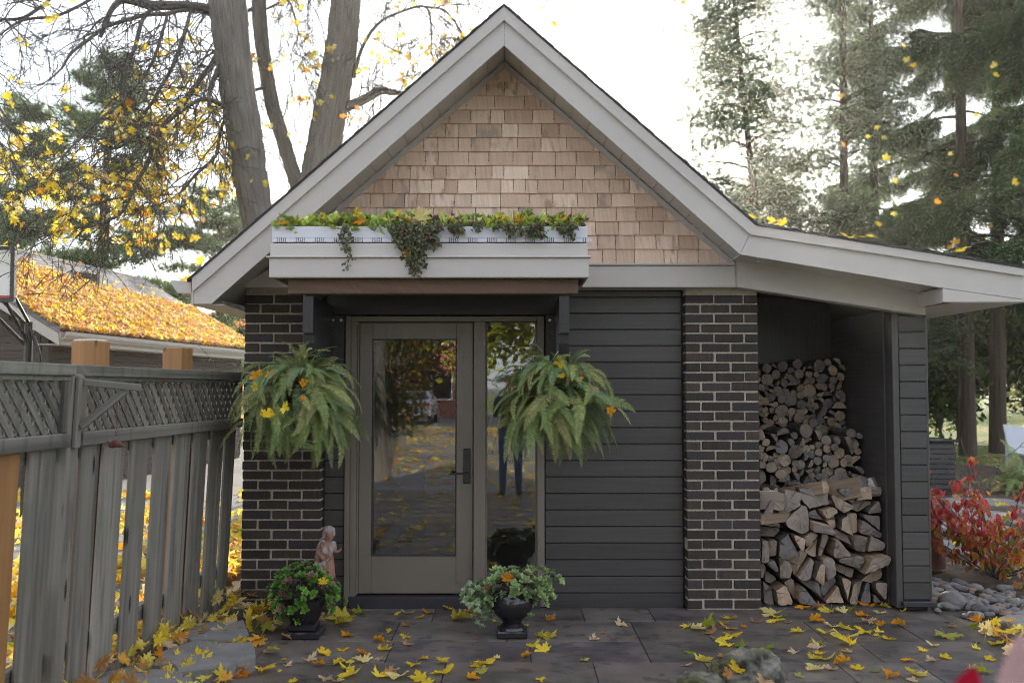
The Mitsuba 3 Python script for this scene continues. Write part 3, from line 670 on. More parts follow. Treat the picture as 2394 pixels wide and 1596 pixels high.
def litter(name, n, xr, yr, zf, size, rng, label, dens=None, tilt=0.5, star=False, layers=0.03, **w):
    x, y_ = rng.uniform(*xr, n), rng.uniform(*yr, n)
    if dens is not None:
        keep = rng.random(n) < dens(x, y_); x, y_ = x[keep], y_[keep]
    z = zf(x, y_) + rng.random(len(x)) * layers
    tv, tf, tc = (star_v, star_f, np.ones(len(star_v))) if star else maple(0.15, 0.4, 5)
    if not star: tv = tv / 1.5
    nn = np.array([[0, 0, 1.0]]) + rng.normal(size=(len(x), 3)) * tilt
    return put(name, scatter(tv, tf, rots(nn, rng.uniform(0, 6.28, len(x))), np.c_[x, y_, z], rng.uniform(size[0], size[1], len(x)), mix_cols(len(x), rng, **w), tc), 'leaf', kind='stuff', label=label, cat='leaves')

litter('leaf_litter', 520, (-2.30, -1.30), (-3.2, -0.05), lambda x, y_: 0.01 + 0.09 * np.clip((-1.75 - x) * 2.2, 0, 1) + 0.04 * (y_ > -0.6), (0.07, 0.14), rl_, 'drift of yellow and brown leaves along the foot of the fence', lambda x, y_: np.clip((-1.45 - x) * 2.4 + 0.25 + (y_ > -0.75) * (x < -1.5) * 0.5, 0, 1), 0.55, layers=0.06, wy=0.6, wb=0.25, wo=0.1, wg=0.06)
litter('driveway_leaves', 9000, (-7.5, -2.25), (-4.5, 8), lambda x, y_: 0 * x - 0.055 + 0.10 * np.clip((x + 3.1) * 1.2, 0, 1), (0.07, 0.13), rl_, 'thick yellow leaves on the sunlit driveway behind the fence', lambda x, y_: np.clip(0.10 + 1.1 * np.clip((x + 3.0) * 1.4, 0, 1) + 0.8 * (meshkit.fbm(np.stack([x, y_, x * 0], -1) * 0.8, 3) > 0.60), 0, 1), 0.75, star=True, layers=0.05)
litter('garden_leaves', 1500, (2.7, 12.5), (-1.5, 9.5), lambda x, y_: 0.0 * x + 0.01, (0.08, 0.14), rl_, 'fallen yellow leaves over the garden bed and path right of the shed', lambda x, y_: (x > 3.05 + 0.0 * y_) * np.clip(0.35 + 0.9 * (meshkit.fbm(np.stack([x, y_, x * 0], -1) * 1.1, 3, 5) - 0.4), 0, 1), 0.35, layers=0.02, wy=0.55, wb=0.3)
litter('far_patio_leaves', 420, (-2.0, 2.5), (-7.4, -1.9), lambda x, y_: 0 * x + 0.004, (0.07, 0.12), rl_, 'yellow leaves scattered over the patio up to the photographer, out of frame', None, 0.2, layers=0.006)
litter('gap_leaves', 70, (2.80, 3.28), (-1.5, -0.52), lambda x, y_: 0.0 * x + 0.0, (0.07, 0.13), rl_, 'bright sunlit leaves heaped in the gap beside the patio edge', lambda x, y_: (x > 2.95 + 0.1 * (y_ + 0.5)) * 1.0, 0.6, layers=0.05)
litter('street_leaves', 7000, (-9, 7), (-34, -7.6), lambda x, y_: 0 * x - 0.045, (0.07, 0.12), rl_, 'leaves scattered over the drive behind the photographer', lambda x, y_: 0.25 + 0.75 * (meshkit.fbm(np.stack([x, y_, x * 0], -1) * 0.5, 3, 9) > 0.5), 0.3, star=True)

# ================================================================== CANOPY PLANTER
pt = thing('planter_box', 'long pale white planter tray full of succulents on top of the door canopy', 'planter')
mb = MB()
mb.add(box(-1.520, 0.478, -0.832, -0.826, 2.494, 2.566, 0.001)); mb.add(box(-1.520, -1.512, -0.825, -0.6, 2.461, 2.566, 0.001)); mb.add(box(0.470, 0.478, -0.825, -0.6, 2.461, 2.566, 0.001)); mb.add(box(-1.51, 0.468, -0.606, -0.6, 2.461, 2.566, 0.001))
xs = [-1.520]
for g in range(17):
    cx = -1.488 + g * 0.1212
    for s in range(5): xs += [cx + s * 0.0135 - 0.0022, cx + s * 0.0135 + 0.0022]
xs.append(0.478)
for i in range(0, len(xs), 2):
    if xs[i + 1] - xs[i] > 0.001: mb.add(box(xs[i], xs[i + 1], -0.832, -0.826, 2.466, 2.493, 0.0004))
put('tray', mb.out(), 'planter_white', pt)
put('tray_lining', box(-1.51, 0.468, -0.815, -0.61, 2.4615, 2.545), 'soil', pt)
def lobe(n, w, l, lift):
    """A ring of n fleshy leaves as a rosette."""
    v, f = [], []
    for i in range(n):
        a = i * 2.39996
        e = lift * (0.2 + 0.8 * i / n)
        c, s = math.cos(a), math.sin(a)
        L = l * (1 - 0.45 * i / n)
        P = np.array([[0.05, 0, 0], [0.55 * L, w * L, 0.02], [L, 0, 0.1], [0.55 * L, -w * L, 0.02], [0.5 * L, 0, -0.05]])
        P = np.stack([P[:, 0] * math.cos(e) - P[:, 2] * math.sin(e), P[:, 1], P[:, 0] * math.sin(e) + P[:, 2] * math.cos(e)], 1)
        P = np.stack([P[:, 0] * c - P[:, 1] * s, P[:, 0] * s + P[:, 1] * c, P[:, 2]], 1)
        k = len(v); v += list(P)
        f += [[k, k + 4, k + 1], [k + 4, k + 2, k + 1], [k, k + 3, k + 4], [k + 4, k + 3, k + 2]]
    return np.array(v), np.array(f)
ros_v, ros_f = lobe(11, 0.34, 1.0, 1.15)
def sedum(pos, size, cols, rng, up=1.2):
    return scatter(ros_v, ros_f, rots(dirs(len(pos), rng, up), rng.uniform(0, 6.28, len(pos))), pos, size, cols)
rp = np.random.default_rng(5)
n = 430
px = rp.uniform(-1.50, 0.46, n)
hump = 0.02 + 0.11 * meshkit.fbm(np.stack([px * 3.1, px * 0, px * 0 + 2], -1), 3)
pos = np.c_[px, rp.uniform(-0.86, -0.6, n), 2.55 + hump * rp.random(n) ** 0.7]
pos[:, 2] -= (pos[:, 1] < -0.83) * rp.random(n) * 0.05
zone = meshkit.fbm(np.stack([px * 2.3, pos[:, 1] * 4, px * 0], -1), 3, 3)
g1, g2, pu, ye = np.array([0.24, 0.33, 0.07]), np.array([0.42, 0.48, 0.10]), np.array([0.20, 0.10, 0.13]), np.array([0.66, 0.54, 0.09])
cols = np.where((zone < 0.40)[:, None], pu, np.where((zone < 0.55)[:, None], g1, g2)) * rp.uniform(0.6, 1.3, (n, 1))
cols[rp.random(n) < 0.13] = ye
put('succulents', sedum(pos, rp.uniform(0.024, 0.05, n), cols, rp), 'succulent', pt, kind='stuff')
# upright leafy shoots
n = 380
px = np.where(rp.random(n) < 0.45, rp.uniform(-1.45, -0.75, n), rp.uniform(-0.45, 0.45, n))
sh_v = np.array([[0, 0, 0], [0.16, 0, 0.45], [0, 0.05, 1.0], [-0.16, 0, 0.45]]); sh_f = np.array([[0, 1, 2], [0, 2, 3]])
put('shoots', scatter(sh_v, sh_f, rots(dirs(n, rp, 1.3), rp.uniform(0, 6.28, n)), np.c_[px, rp.uniform(-0.85, -0.62, n), 2.56 + rp.random(n) * 0.04], rp.uniform(0.045, 0.10, n), np.array([0.40, 0.50, 0.11]) * rp.uniform(0.6, 1.5, (n, 1))), 'leaf', pt, kind='stuff')
def vine(x0, x1, zlow, n, rng, shift=0.0):
    st, lp, lc = MB(), [], []
    for i in range(n):
        x = rng.uniform(x0, x1); y0 = -0.845
        L = rng.uniform(0.35, 1.0) * (2.57 - zlow)
        m = 14
        t = np.linspace(0, 1, m)
        ph = rng.random() * 6
        P = np.c_[x + shift * t + 0.018 * np.sin(t * 7 + ph), y0 - 0.03 * np.minimum(1, t * 5) - 0.01 * rng.random() - 0.02 * np.sin(t * 5 + ph), 2.575 - L * t]
        st.add(tube(P, 0.0016, 4), (0.10, 0.065, 0.045))
        for q in P[1:]:
            for _ in range(3): lp.append(q + rng.normal(size=3) * 0.011); lc.append(rng.random())
    lp, lc = np.array(lp), np.array(lc)
    iv = np.array([[0, -0.1, 0], [0.45, 0.15, 0.05], [0.28, 0.5, 0], [0, 0.95, -0.1], [-0.28, 0.5, 0], [-0.45, 0.15, 0.05]]); fi = np.array([[0, 1, 2], [0, 2, 3], [0, 3, 4], [0, 4, 5]])
    col = np.where((lc < 0.5)[:, None], [0.13, 0.16, 0.085], np.where((lc < 0.75)[:, None], [0.22, 0.25, 0.14], [0.19, 0.12, 0.10])) * rng.uniform(0.7, 1.3, (len(lp), 1))
    nn = dirs(len(lp), rng, 0.1); nn[:, 1] = -np.abs(nn[:, 1]) - 0.5
    R = rots(nn, rng.uniform(2.2, 4.1, len(lp)))
    leaves = scatter(iv, fi, R, lp, rng.uniform(0.014, 0.029, len(lp)), col)
    k = put('trailing_vine', leaves, 'leaf', pt, kind='stuff')
    put('stems', st.out(False, True), 'leaf', k, kind='stuff')
vine(-0.80, -0.50, 2.40, 20, rp, 0.03)
vine(-0.72, -0.60, 2.24, 13, rp, 0.06)
vine(-0.72, -0.60, 2.23, 16, rp, 0.05)
vine(-1.08, -1.03, 2.22, 3, rp, 0.01)
vine(-0.1, 0.42, 2.48, 14, rp)
vine(-0.5, -0.1, 2.50, 8, rp)
for (x, z, w, kd, nrm) in [(-0.58, 2.62, 0.14, 'y', (0.4, -1, 0.3)), (-0.66, 2.40, 0.075, 'o', (0, -1, 0.1)), (-1.13, 2.57, 0.11, 'b', (0.1, -1, 0.4)), (-1.44, 2.58, 0.09, 'o', (0, -0.3, 1)), (-1.36, 2.61, 0.07, 'y', (0, -0.6, 1)), (-0.95, 2.60, 0.10, 'o', (-.2, -1, .7)), (-1.20, 2.63, 0.07, 'y', (0.2, -1, .4)), (0.05, 2.61, 0.08, 'o', (0, -1, .6)), (0.20, 2.60, 0.10, 'y', (0.3, -.6, 1)), (0.32, 2.60, 0.09, 'y', (-.3, -.8, 1)), (-0.75, 2.62, 0.06, 'y', (0, -1, .5)), (-0.62, 2.59, 0.06, 'b', (0, -1, .2)), (0.10, 2.62, 0.08, 'y', (0, -1, 0.8)), (0.40, 2.6, 0.07, 'y', (0.3, -1, 0.5))]:
    place_leaf(x, -0.875 if z < 2.5 else -0.84 + 0.06 * rp.random(), z, w, kd, rp, 'among the succulents of the canopy planter' if z > 2.5 else 'caught in the ivy over the door canopy', nrm=nrm)

# ================================================================== HANGING FERNS
def frond(L, droop, seed, col, a0=1.15, ex=0.75):
    r = np.random.default_rng(seed)
    n = 42
    t = np.linspace(0, 1, n)
    ang = a0 - droop * t ** ex
    dx, dz = np.cos(ang), np.sin(ang)
    x = np.concatenate([[0], np.cumsum(dx[:-1])]) * L / n; z = np.concatenate([[0], np.cumsum(dz[:-1])]) * L / n
    sway = 0.10 * L * np.sin(t * 3 + r.random() * 6)
    P = np.c_[x, sway, z]
    v, f, c = [], [], []
    for i in range(2, n):
        ln = 0.108 * L * (math.sin(math.pi * min(1, (0.12 + t[i] * 0.92))) ** 0.7) * r.uniform(0.85, 1.1)
        tg = P[i] - P[i - 1]; tg /= np.linalg.norm(tg)
        wd = L / n * 0.43
        for s in (-1, 1):
            side = np.array([0, s, 0]) * 0.93 + tg * 0.30 + np.array([0, 0, -0.18 + 0.1 * r.normal()])
            side /= np.linalg.norm(side)
            k = len(v)
            v += [P[i] - tg * wd * 0.7, P[i] + side * ln * 0.5 - tg * wd, P[i] + side * ln, P[i] + side * ln * 0.5 + tg * wd * 0.8, P[i] + tg * wd * 0.7]
            f += [[k, k + 1, k + 3], [k + 1, k + 2, k + 3], [k, k + 3, k + 4]]
            cc = np.array(col) * r.uniform(0.8, 1.2) * (0.8 + 0.5 * t[i])
            c += [cc] * 5
    st = tube(P[::3], np.linspace(0.0022, 0.0008, len(P[::3])), 4)
    k = len(v)
    v = np.vstack([np.array(v), st[0]]); f = np.vstack([np.array(f), st[1] + k]); c = np.vstack([np.array(c), np.repeat([[0.16, 0.14, 0.05]], len(st[0]), 0)])
    return v, f, None, np.clip(c, 0.003, 0.9)
FERN = {}
rf = np.random.default_rng(31)
for kind, (dr_, n, a0, ex) in {'up': (1.9, 7, 1.5, 1.1), 'arch': (2.9, 9, 1.25, .75), 'droop': (2.6, 10, 0.95, .5), 'long': (1.95, 8, 0.3, .36), 'dead': (2.0, 3, 0.4, .35)}.items():
    FERN[kind] = []
    for i in range(n):
        col = (0.33, 0.19, 0.09) if kind == 'dead' else [(0.21, 0.275, 0.11), (0.26, 0.325, 0.12), (0.36, 0.40, 0.16), (0.17, 0.245, 0.13), (0.33, 0.32, 0.14)][i % 5]
        m = frond(1.0, dr_ * rf.uniform(0.85, 1.1), 60 + len(FERN) * 20 + i, col, a0, ex)
        FERN[kind].append(mikit.ply(m[:2], 'mat_needle', color=m[3]))
def hanging_fern(cx, cy, cz, hx, hz, rng, side, seed):
    label = f'lush hanging fern basket on the {side} bracket of the door canopy'
    k = thing('hanging_fern', label, 'hanging plant', 'hanging fern baskets by the door')
    m = lathe([(0.001, -0.13), (0.09, -0.125), (0.125, -0.04), (0.14, 0.02), (0.145, 0.02), (0.14, 0.0), (0.12, -0.005), (0.001, -0.005)], 28, (cx, cy, cz))
    put('basket', m[:2], 'black_metal', k, smooth=40)
    mb = MB()
    for a in (0.6, 2.7, 4.8):
        mb.add(tube([(hx, cy, hz - 0.07), (cx + 0.135 * math.cos(a), cy + 0.135 * math.sin(a), cz + 0.015)], 0.0022, 5))
    mb.add(tube([(hx + 0.018 * math.sin(t), cy, hz - 0.035 + 0.022 * math.cos(t)) for t in np.linspace(-2.6, 2.4, 12)], 0.004, 6))
    mb.add(box(hx - 0.022, hx + 0.022, cy - 0.012, cy + 0.012, hz - 0.10, hz - 0.06, 0.006))
    put('hanger', mb.out(), 'steel', k)
    for i in range(285):
        h = rng.random() ** 0.9                      # 0 at the foot of the ball, 1 at its crown
        a = rng.uniform(0, 6.283)
        rad = 0.20 * math.sqrt(max(0.02, 1 - (h * 1.5 - 0.62) ** 2)) * rng.uniform(0.3, 1.0)
        kind = 'dead' if rng.random() < 0.045 else 'up' if h > 0.88 else 'arch' if h > 0.62 else 'droop' if h > 0.3 else 'long'
        s = {'up': (0.15, 0.30), 'arch': (0.22, 0.44), 'droop': (0.26, 0.50), 'long': (0.24, 0.50), 'dead': (0.25, 0.52)}[kind]
        put('frond', FERN[kind][rng.integers(len(FERN[kind]))], None, k, to_world=T().translate([cx + rad * math.cos(a), cy + rad * math.sin(a), cz - 0.20 + 0.30 * h]).rotate([0, 0, 1], math.degrees(a) + rng.normal() * 22).rotate([1, 0, 0], rng.normal() * 22).rotate([0, 1, 0], rng.normal() * 12).scale(rng.uniform(*s)))
    return k
hanging_fern(-1.37, -0.62, 1.575, -1.315, 1.93, rf, 'left', 1)
hanging_fern(0.29, -0.62, 1.575, 0.335, 1.90, rf, 'right', 2)
for (x, yy, z, w, kd, wh) in [(-1.49, -1.02, 1.37, .09, 'y', 'left'), (-1.38, -1.05, 1.42, .08, 'y', 'left'), (-1.60, -0.85, 1.61, .09, 'o', 'left'), (-1.50, -0.90, 1.62, .07, 'o', 'left'), (-1.58, -0.95, 1.55, .06, 'y', 'left'), (-1.28, -0.97, 1.56, .07, 'o', 'left'), (-1.27, -1.0, 1.48, .05, 'o', 'left'), (0.31, -0.80, 1.69, .10, 'y', 'right'), (0.50, -0.90, 1.54, .09, 'b', 'right'), (0.46, -0.96, 1.53, .05, 'y', 'right'), (0.60, -0.93, 1.41, .08, 'o', 'right'), (0.31, -0.92, 1.61, .06, 'y', 'right'), (.42, -.92, 1.60, .05, 'o', 'right')]:
    place_leaf(x, yy, z, w, kd, rf, f'caught in the {wh} hanging fern', nrm=(rf.normal() * .4, -1, rf.random()))

# ================================================================== POTS AT THE DOOR
def pot_plant(pos_c, n, rx, rz, size, rng, k, cols, stems_from, droop=0.3):
    d = dirs(n, rng, 0.35)
    P = np.array(pos_c) + d * np.array([rx, rx * 0.85, rz]) * rng.uniform(0.55, 1.0, (n, 1))
    P[:, 2] -= droop * np.clip(np.linalg.norm(P[:, :2] - np.array(pos_c)[:2], axis=1) - rx * 0.5, 0, 1)
    z = rng.random(n)
    c = np.array([cols[i] for i in rng.choice(len(cols), n, p=[.45, .3, .15, .1])]) * rng.uniform(0.6, 1.35, (n, 1))
    nn = d + [0, -0.3, 0.6]
    put('foliage', scatter(ros_v, ros_f, rots(nn, rng.uniform(0, 6.28, n)), P, rng.uniform(size[0], size[1], n), c), 'succulent', k, kind='stuff')
    st = MB()
    for q in P[::2]:
        b = np.array(stems_from) + rng.normal(size=3) * [0.03, 0.03, 0.01]
        m_ = (b + q) / 2 + [0, 0, 0.03]
        st.add(tube(smooth_path([b, m_, q], 3), 0.0025, 4))
    put('stems', st.out(), 'branch_bark', k, kind='stuff')
r_ = np.random.default_rng(77)
k = thing('flower_pot', 'black glazed pot on a square foot, left of the door, with green and purple sedum', 'plant pot', 'black pots by the door')
put('pot', lathe([(0.001, 0.08), (0.075, 0.08), (0.095, 0.11), (0.125, 0.17), (0.145, 0.225), (0.15, 0.235), (0.14, 0.24), (0.12, 0.21), (0.001, 0.20)], 32, (-1.30, -0.80, 0))[:2], 'glazed_black', k, smooth=35)
mb = MB(); mb.add(box(-1.415, -1.185, -0.915, -0.685, 0.001, 0.045, 0.008)); mb.add(box(-1.385, -1.215, -0.885, -0.715, 0.045, 0.082, 0.008))
put('foot', mb.out(), 'glazed_black', k)
pot_plant((-1.30, -0.80, 0.27), 230, 0.25, 0.17, (0.025, 0.05), r_, k, [(0.09, 0.20, 0.03), (0.13, 0.27, 0.04), (0.16, 0.075, 0.07), (0.05, 0.12, 0.03)], (-1.30, -0.80, 0.21), 0.45)
k = thing('flower_pot', 'round black glazed urn with pale green sedum in front of the sidelight', 'plant pot', 'black pots by the door')
put('pot', lathe([(0.001, 0.075), (0.055, 0.08), (0.065, 0.10), (0.10, 0.13), (0.128, 0.17), (0.137, 0.21), (0.128, 0.25), (0.118, 0.262), (0.125, 0.272), (0.112, 0.275), (0.10, 0.25), (0.001, 0.245)], 36, (0.0, -0.80, 0))[:2], 'glazed_black', k, smooth=35)
mb = MB(); mb.add(box(-0.095, 0.095, -0.895, -0.705, 0.001, 0.045, 0.008)); mb.add(lathe([(0.001, 0.045), (0.088, 0.045), (0.08, 0.06), (0.058, 0.082), (0.001, 0.085)], 28, (0.0, -0.80, 0)))
put('foot', mb.out(), 'glazed_black', k)
pot_plant((0.0, -0.80, 0.30), 110, 0.25, 0.115, (0.03, 0.055), r_, k, [(0.20, 0.28, 0.11), (0.26, 0.33, 0.14), (0.14, 0.20, 0.08), (0.20, 0.11, 0.05)], (0, -0.80, 0.25), 0.2)
P = np.array([[-0.20, -0.84, 0.23]]) + r_.normal(size=(70, 3)) * [0.055, 0.05, 0.045]
put('hanging_shoot', scatter(ros_v, ros_f, rots(dirs(70, r_, 0.5), r_.uniform(0, 6, 70)), P, r_.uniform(0.025, 0.045, 70), np.array([0.22, 0.30, 0.15]) * r_.uniform(0.7, 1.25, (70, 1))), 'succulent', k, kind='stuff')
P = np.array([[0.19, -0.82, 0.30]]) + r_.normal(size=(55, 3)) * [0.05, 0.05, 0.05]
put('hanging_shoot', scatter(ros_v, ros_f, rots(dirs(55, r_, 0.5), r_.uniform(0, 6, 55)), P, r_.uniform(0.025, 0.045, 55), np.array([0.22, 0.30, 0.12]) * r_.uniform(0.7, 1.25, (55, 1))), 'succulent', k, kind='stuff')
place_leaf(-0.03, -0.90, 0.37, 0.08, 'o', r_, 'in the urn of pale sedum', nrm=(0, -1, 0.3))
place_leaf(-1.15, -0.96, 0.36, 0.07, 'y', r_, 'on the sedum of the square footed pot', nrm=(0, -1, 0.6))

# ================================================================== STATUE
def blob(chain, refine=0.006, it=6, smooth_l=0.5):
    """Union of hulls of sphere pairs ((p, r), (p, r)), refined and smoothed into one skin."""
    parts = []
    for a, b in chain:
        s = [m3.Manifold.sphere(r, 20).translate(list(map(float, p))) for p, r in (a, b)]
        parts.append(m3.Manifold.batch_hull(s) if hasattr(m3.Manifold, 'batch_hull') else m3.Manifold.hull_points(np.vstack([q.to_mesh().vert_properties[:, :3] for q in s])))
    m = m3.Manifold.batch_boolean(parts, m3.OpType.Add).refine_to_length(refine)
    q = m.to_mesh()
    t = trimesh.Trimesh(q.vert_properties[:, :3], q.tri_verts, process=True)
    trimesh.smoothing.filter_taubin(t, 0.5, 0.52, it)
    return np.array(t.vertices), np.array(t.faces)
S = 0.605 / 1160
def sp(x, zz, r, yy=0.0): return ((-1.243 + (x - 370) * S, -0.33 + yy * S, (1330 - zz) * S + 0.012), r * S)
ch = [(sp(396, 280, 58, -8), sp(400, 318, 44, -16)), (sp(392, 320, 36, -12), sp(372, 390, 38)), (sp(400, 292, 16, -62), sp(404, 316, 12, -66)), (sp(396, 346, 14, -40), sp(410, 346, 12, -38)),
      (sp(300, 420, 46, 5), sp(435, 405, 30)), (sp(300, 430, 50), sp(262, 520, 46, -20)), (sp(262, 520, 46, -20), sp(345, 590, 36, -70)), (sp(345, 590, 34, -70), sp(392, 540, 22, -90)), (sp(262, 880, 24, -10), sp(266, 925, 22, -12)),
      (sp(365, 440, 70), sp(365, 560, 76)), (sp(365, 560, 76), sp(364, 700, 94)), (sp(364, 700, 94), sp(392, 860, 80)), (sp(392, 860, 80), sp(402, 1010, 62)), (sp(335, 720, 66), sp(348, 1000, 56)),
      (sp(462, 500, 24, -25), sp(500, 500, 19, -50)), (sp(500, 500, 19, -50), sp(545, 478, 12, -60)), (sp(545, 478, 10, -60), sp(560, 470, 7, -64)), (sp(540, 470, 8, -55), sp(552, 455, 6, -56)),
      (sp(345, 1000, 44), sp(338, 1140, 34)), (sp(338, 1140, 34), sp(325, 1270, 25)), (sp(395, 1000, 42), sp(388, 1140, 32)), (sp(388, 1140, 32), sp(392, 1270, 24)), (sp(325, 1275, 25), sp(318, 1300, 20, -45)), (sp(392, 1275, 24), sp(396, 1300, 20, -45))]
robe = [(sp(305, 405, 56, 8), sp(270, 470, 50, 4)), (sp(270, 470, 50, 6), sp(240, 640, 48, 14)), (sp(240, 640, 48, 14), sp(232, 790, 36, 8)), (sp(232, 790, 36, 8), sp(250, 868, 24)), (sp(440, 400, 36), sp(464, 492, 30, -18)), (sp(464, 492, 28, -20), sp(515, 496, 20, -48)),
      (sp(315, 420, 50, -34), sp(350, 500, 40, -58)), (sp(430, 410, 32, -24), sp(405, 560, 30, -66)), (sp(405, 560, 30, -66), sp(330, 650, 34, -74)), (sp(330, 650, 34, -74), sp(250, 700, 36, -30)), (sp(300, 660, 34, -66), sp(290, 780, 26, -64))]
hair = [(sp(385, 236, 66, 8), sp(400, 240, 60, 0)), (sp(330, 265, 40, 24), sp(318, 325, 30, 26)), (sp(345, 222, 44, 10), sp(425, 222, 40, -14)), (sp(440, 240, 26, -22), sp(452, 290, 16, -20)), (sp(345, 250, 40, 10), sp(346, 320, 26, 4))]
v, f = blob(ch, 0.005, 6)
lx = (v[:, 0] + 1.243) / S + 370; lz = 1330 - (v[:, 2] - 0.012) / S
folds = np.sin(lx / 9.0 + np.sin(lz / 90) * 1.6 + (v[:, 1] + 0.33) / S / 13) * 3.2 * S * ((lz > 430) & (lz < 1010)) * np.clip((lz - 430) / 60, 0, 1)
c0 = np.array([-1.243, -0.33])
rd = v[:, :2] - c0; rd /= np.linalg.norm(rd, axis=1, keepdims=True) + 1e-6
v[:, :2] += rd * folds[:, None]
k = thing('statue', 'small terracotta statue of a draped woman, washed white, standing left of the door', 'statue')
put('figure', (v, f), 'terracotta', k, smooth=True)
for nm, cc_ in (('robe', robe), ('hair', hair)):
    v, f = blob(cc_, 0.005, 5)
    lx = (v[:, 0] + 1.243) / S; lz = (v[:, 2] - 0.012) / S
    wv = np.sin(lx / (9.0 if nm == 'robe' else 6.0) + np.sin(lz / 70) * 1.5 + (v[:, 1] + 0.33) / S / 11) * 3.6 * S
    v[:, 1] += wv; v[:, 0] += wv * 0.5
    put(nm, (v, f), 'washed_clay', k, smooth=True)
put('base', lathe([(0.001, 0.022), (0.055, 0.022), (0.066, 0.016), (0.07, 0.0)], 26, (-1.25, -0.335, 0.001))[:2], 'terracotta', k)

# ================================================================== FIREWOOD
rw = np.random.default_rng(8)
def log(poly, y0, L, rng, pith, side_mat, label, group, name='firewood_log', M_=None, tr=None):
    P = np.asarray(poly, float)
    # finer, rough outline
    Q = []
    for i in range(len(P)):
        a, b = P[i], P[(i + 1) % len(P)]
        m = max(1, int(np.linalg.norm(b - a) / 0.022))
        for j in range(m): Q.append(a + (b - a) * j / m)
    Q = np.array(Q); cen = Q.mean(0)
    Q = cen + (Q - cen) * (1 + rng.normal(size=(len(Q), 1)) * 0.03)
    n = len(Q)
    slant = rng.normal(size=2) * 0.16
    yv = lambda q, o=0: y0 + o + (q - cen) @ slant
    _pid[0] += 1; pid = _pid[0] % 61
    e0 = np.c_[Q[:, 0], yv(Q) + rng.normal(size=n) * 0.003, Q[:, 1]]
    mid = cen + (Q - cen) * 0.55
    e1 = np.c_[mid[:, 0], yv(mid) - 0.003 + rng.normal(size=n) * 0.002, mid[:, 1]]
    v = np.vstack([e0, e1, [[cen[0], y0 - 0.004, cen[1]]]])
    f = []
    for i in range(n):
        j = (i + 1) % n
        f += [[i, j, n + j], [i, n + j, n + i], [n + i, n + j, 2 * n]]
    uv = np.c_[v[:, 0] - pith[0] + 37 * pid, v[:, 2] - pith[1]]
    back = np.c_[cen[0] + (Q[:, 0] - cen[0]) * 0.94, yv(Q, L), cen[1] + (Q[:, 1] - cen[1]) * 0.94]
    sv = np.vstack([e0, back]); sf = []
    for i in range(n):
        j = (i + 1) % n
        sf += [[i, n + i, n + j], [i, n + j, j]]
    per = np.concatenate([[0], np.cumsum(np.linalg.norm(np.diff(Q, axis=0), axis=1))])
    suv = np.c_[np.r_[np.zeros(n), np.full(n, L)] + 37 * pid, np.r_[per, per]]
    if M_ is not None:
        c3 = np.array([cen[0], y0 + L / 2, cen[1]])
        v = (v - c3) @ M_.T + tr; sv = (sv - c3) @ M_.T + tr
    k = thing(name, label, 'firewood log', group)
    put('cut_end', (v, np.array(f), uv, None), 'log_end', k)
    put('side', (sv, np.array(sf), suv, None), side_mat, k, smooth=False)
    return k
# front row: split pieces that fit together
box_ = sg.box(1.752, 0.008, 2.652, 0.84)
pts = []
for r in range(5):
    for c in range(5): pts.append([1.752 + 0.9 * (c + 0.5 + 0.25 * (r % 2) - 0.12) / 5 + rw.normal() * 0.030, 0.83 * (r + 0.5) / 5 + rw.normal() * 0.026])
pts = np.array(pts)
mir = np.vstack([pts, pts * [-1, 1] + [2 * 1.752, 0], pts * [-1, 1] + [2 * 2.652, 0], pts * [1, -1] + [0, 0.016], pts * [1, -1] + [0, 1.68]])
vor = Voronoi(mir)
def halves(cell, depth):
    """Splits a round of wood through a point near its middle, as an axe does."""
    if depth == 0 or cell.area < 0.011 or rw.random() < 0.12: return [cell]
    c = cell.centroid; a = rw.uniform(0, math.pi); o = rw.normal(size=2) * 0.012
    d = np.array([math.cos(a), math.sin(a)]) * 2; q = np.array([c.x, c.y]) + o; nrm = np.array([-d[1], d[0]])
    out = []
    for s_ in (1, -1):
        p = cell.intersection(sg.Polygon([q - d, q + d, q + d + nrm * s_, q - d + nrm * s_]))
        if p.geom_type == 'Polygon' and p.area > 0.002: out += halves(p, depth - 1)
    return out
def bulge(c, pith):
    """The bark side of a split piece, farthest from the heart, is a curve."""
    n = len(c); mid = [(c[i] + c[(i + 1) % n]) / 2 for i in range(n)]
    j = int(np.argmax([np.linalg.norm(m - pith) for m in mid]))
    a, b = c[j], c[(j + 1) % n]
    o = np.array([(b - a)[1], -(b - a)[0]]); o /= np.linalg.norm(o) + 1e-9
    if o @ (mid[j] - c.mean(0)) < 0: o = -o
    L = np.linalg.norm(b - a)
    arc = [a + (b - a) * t + o * L * 0.17 * math.sin(math.pi * t) for t in (0.2, 0.4, 0.6, 0.8)]
    return np.vstack([c[:j + 1], arc, c[j + 1:]])
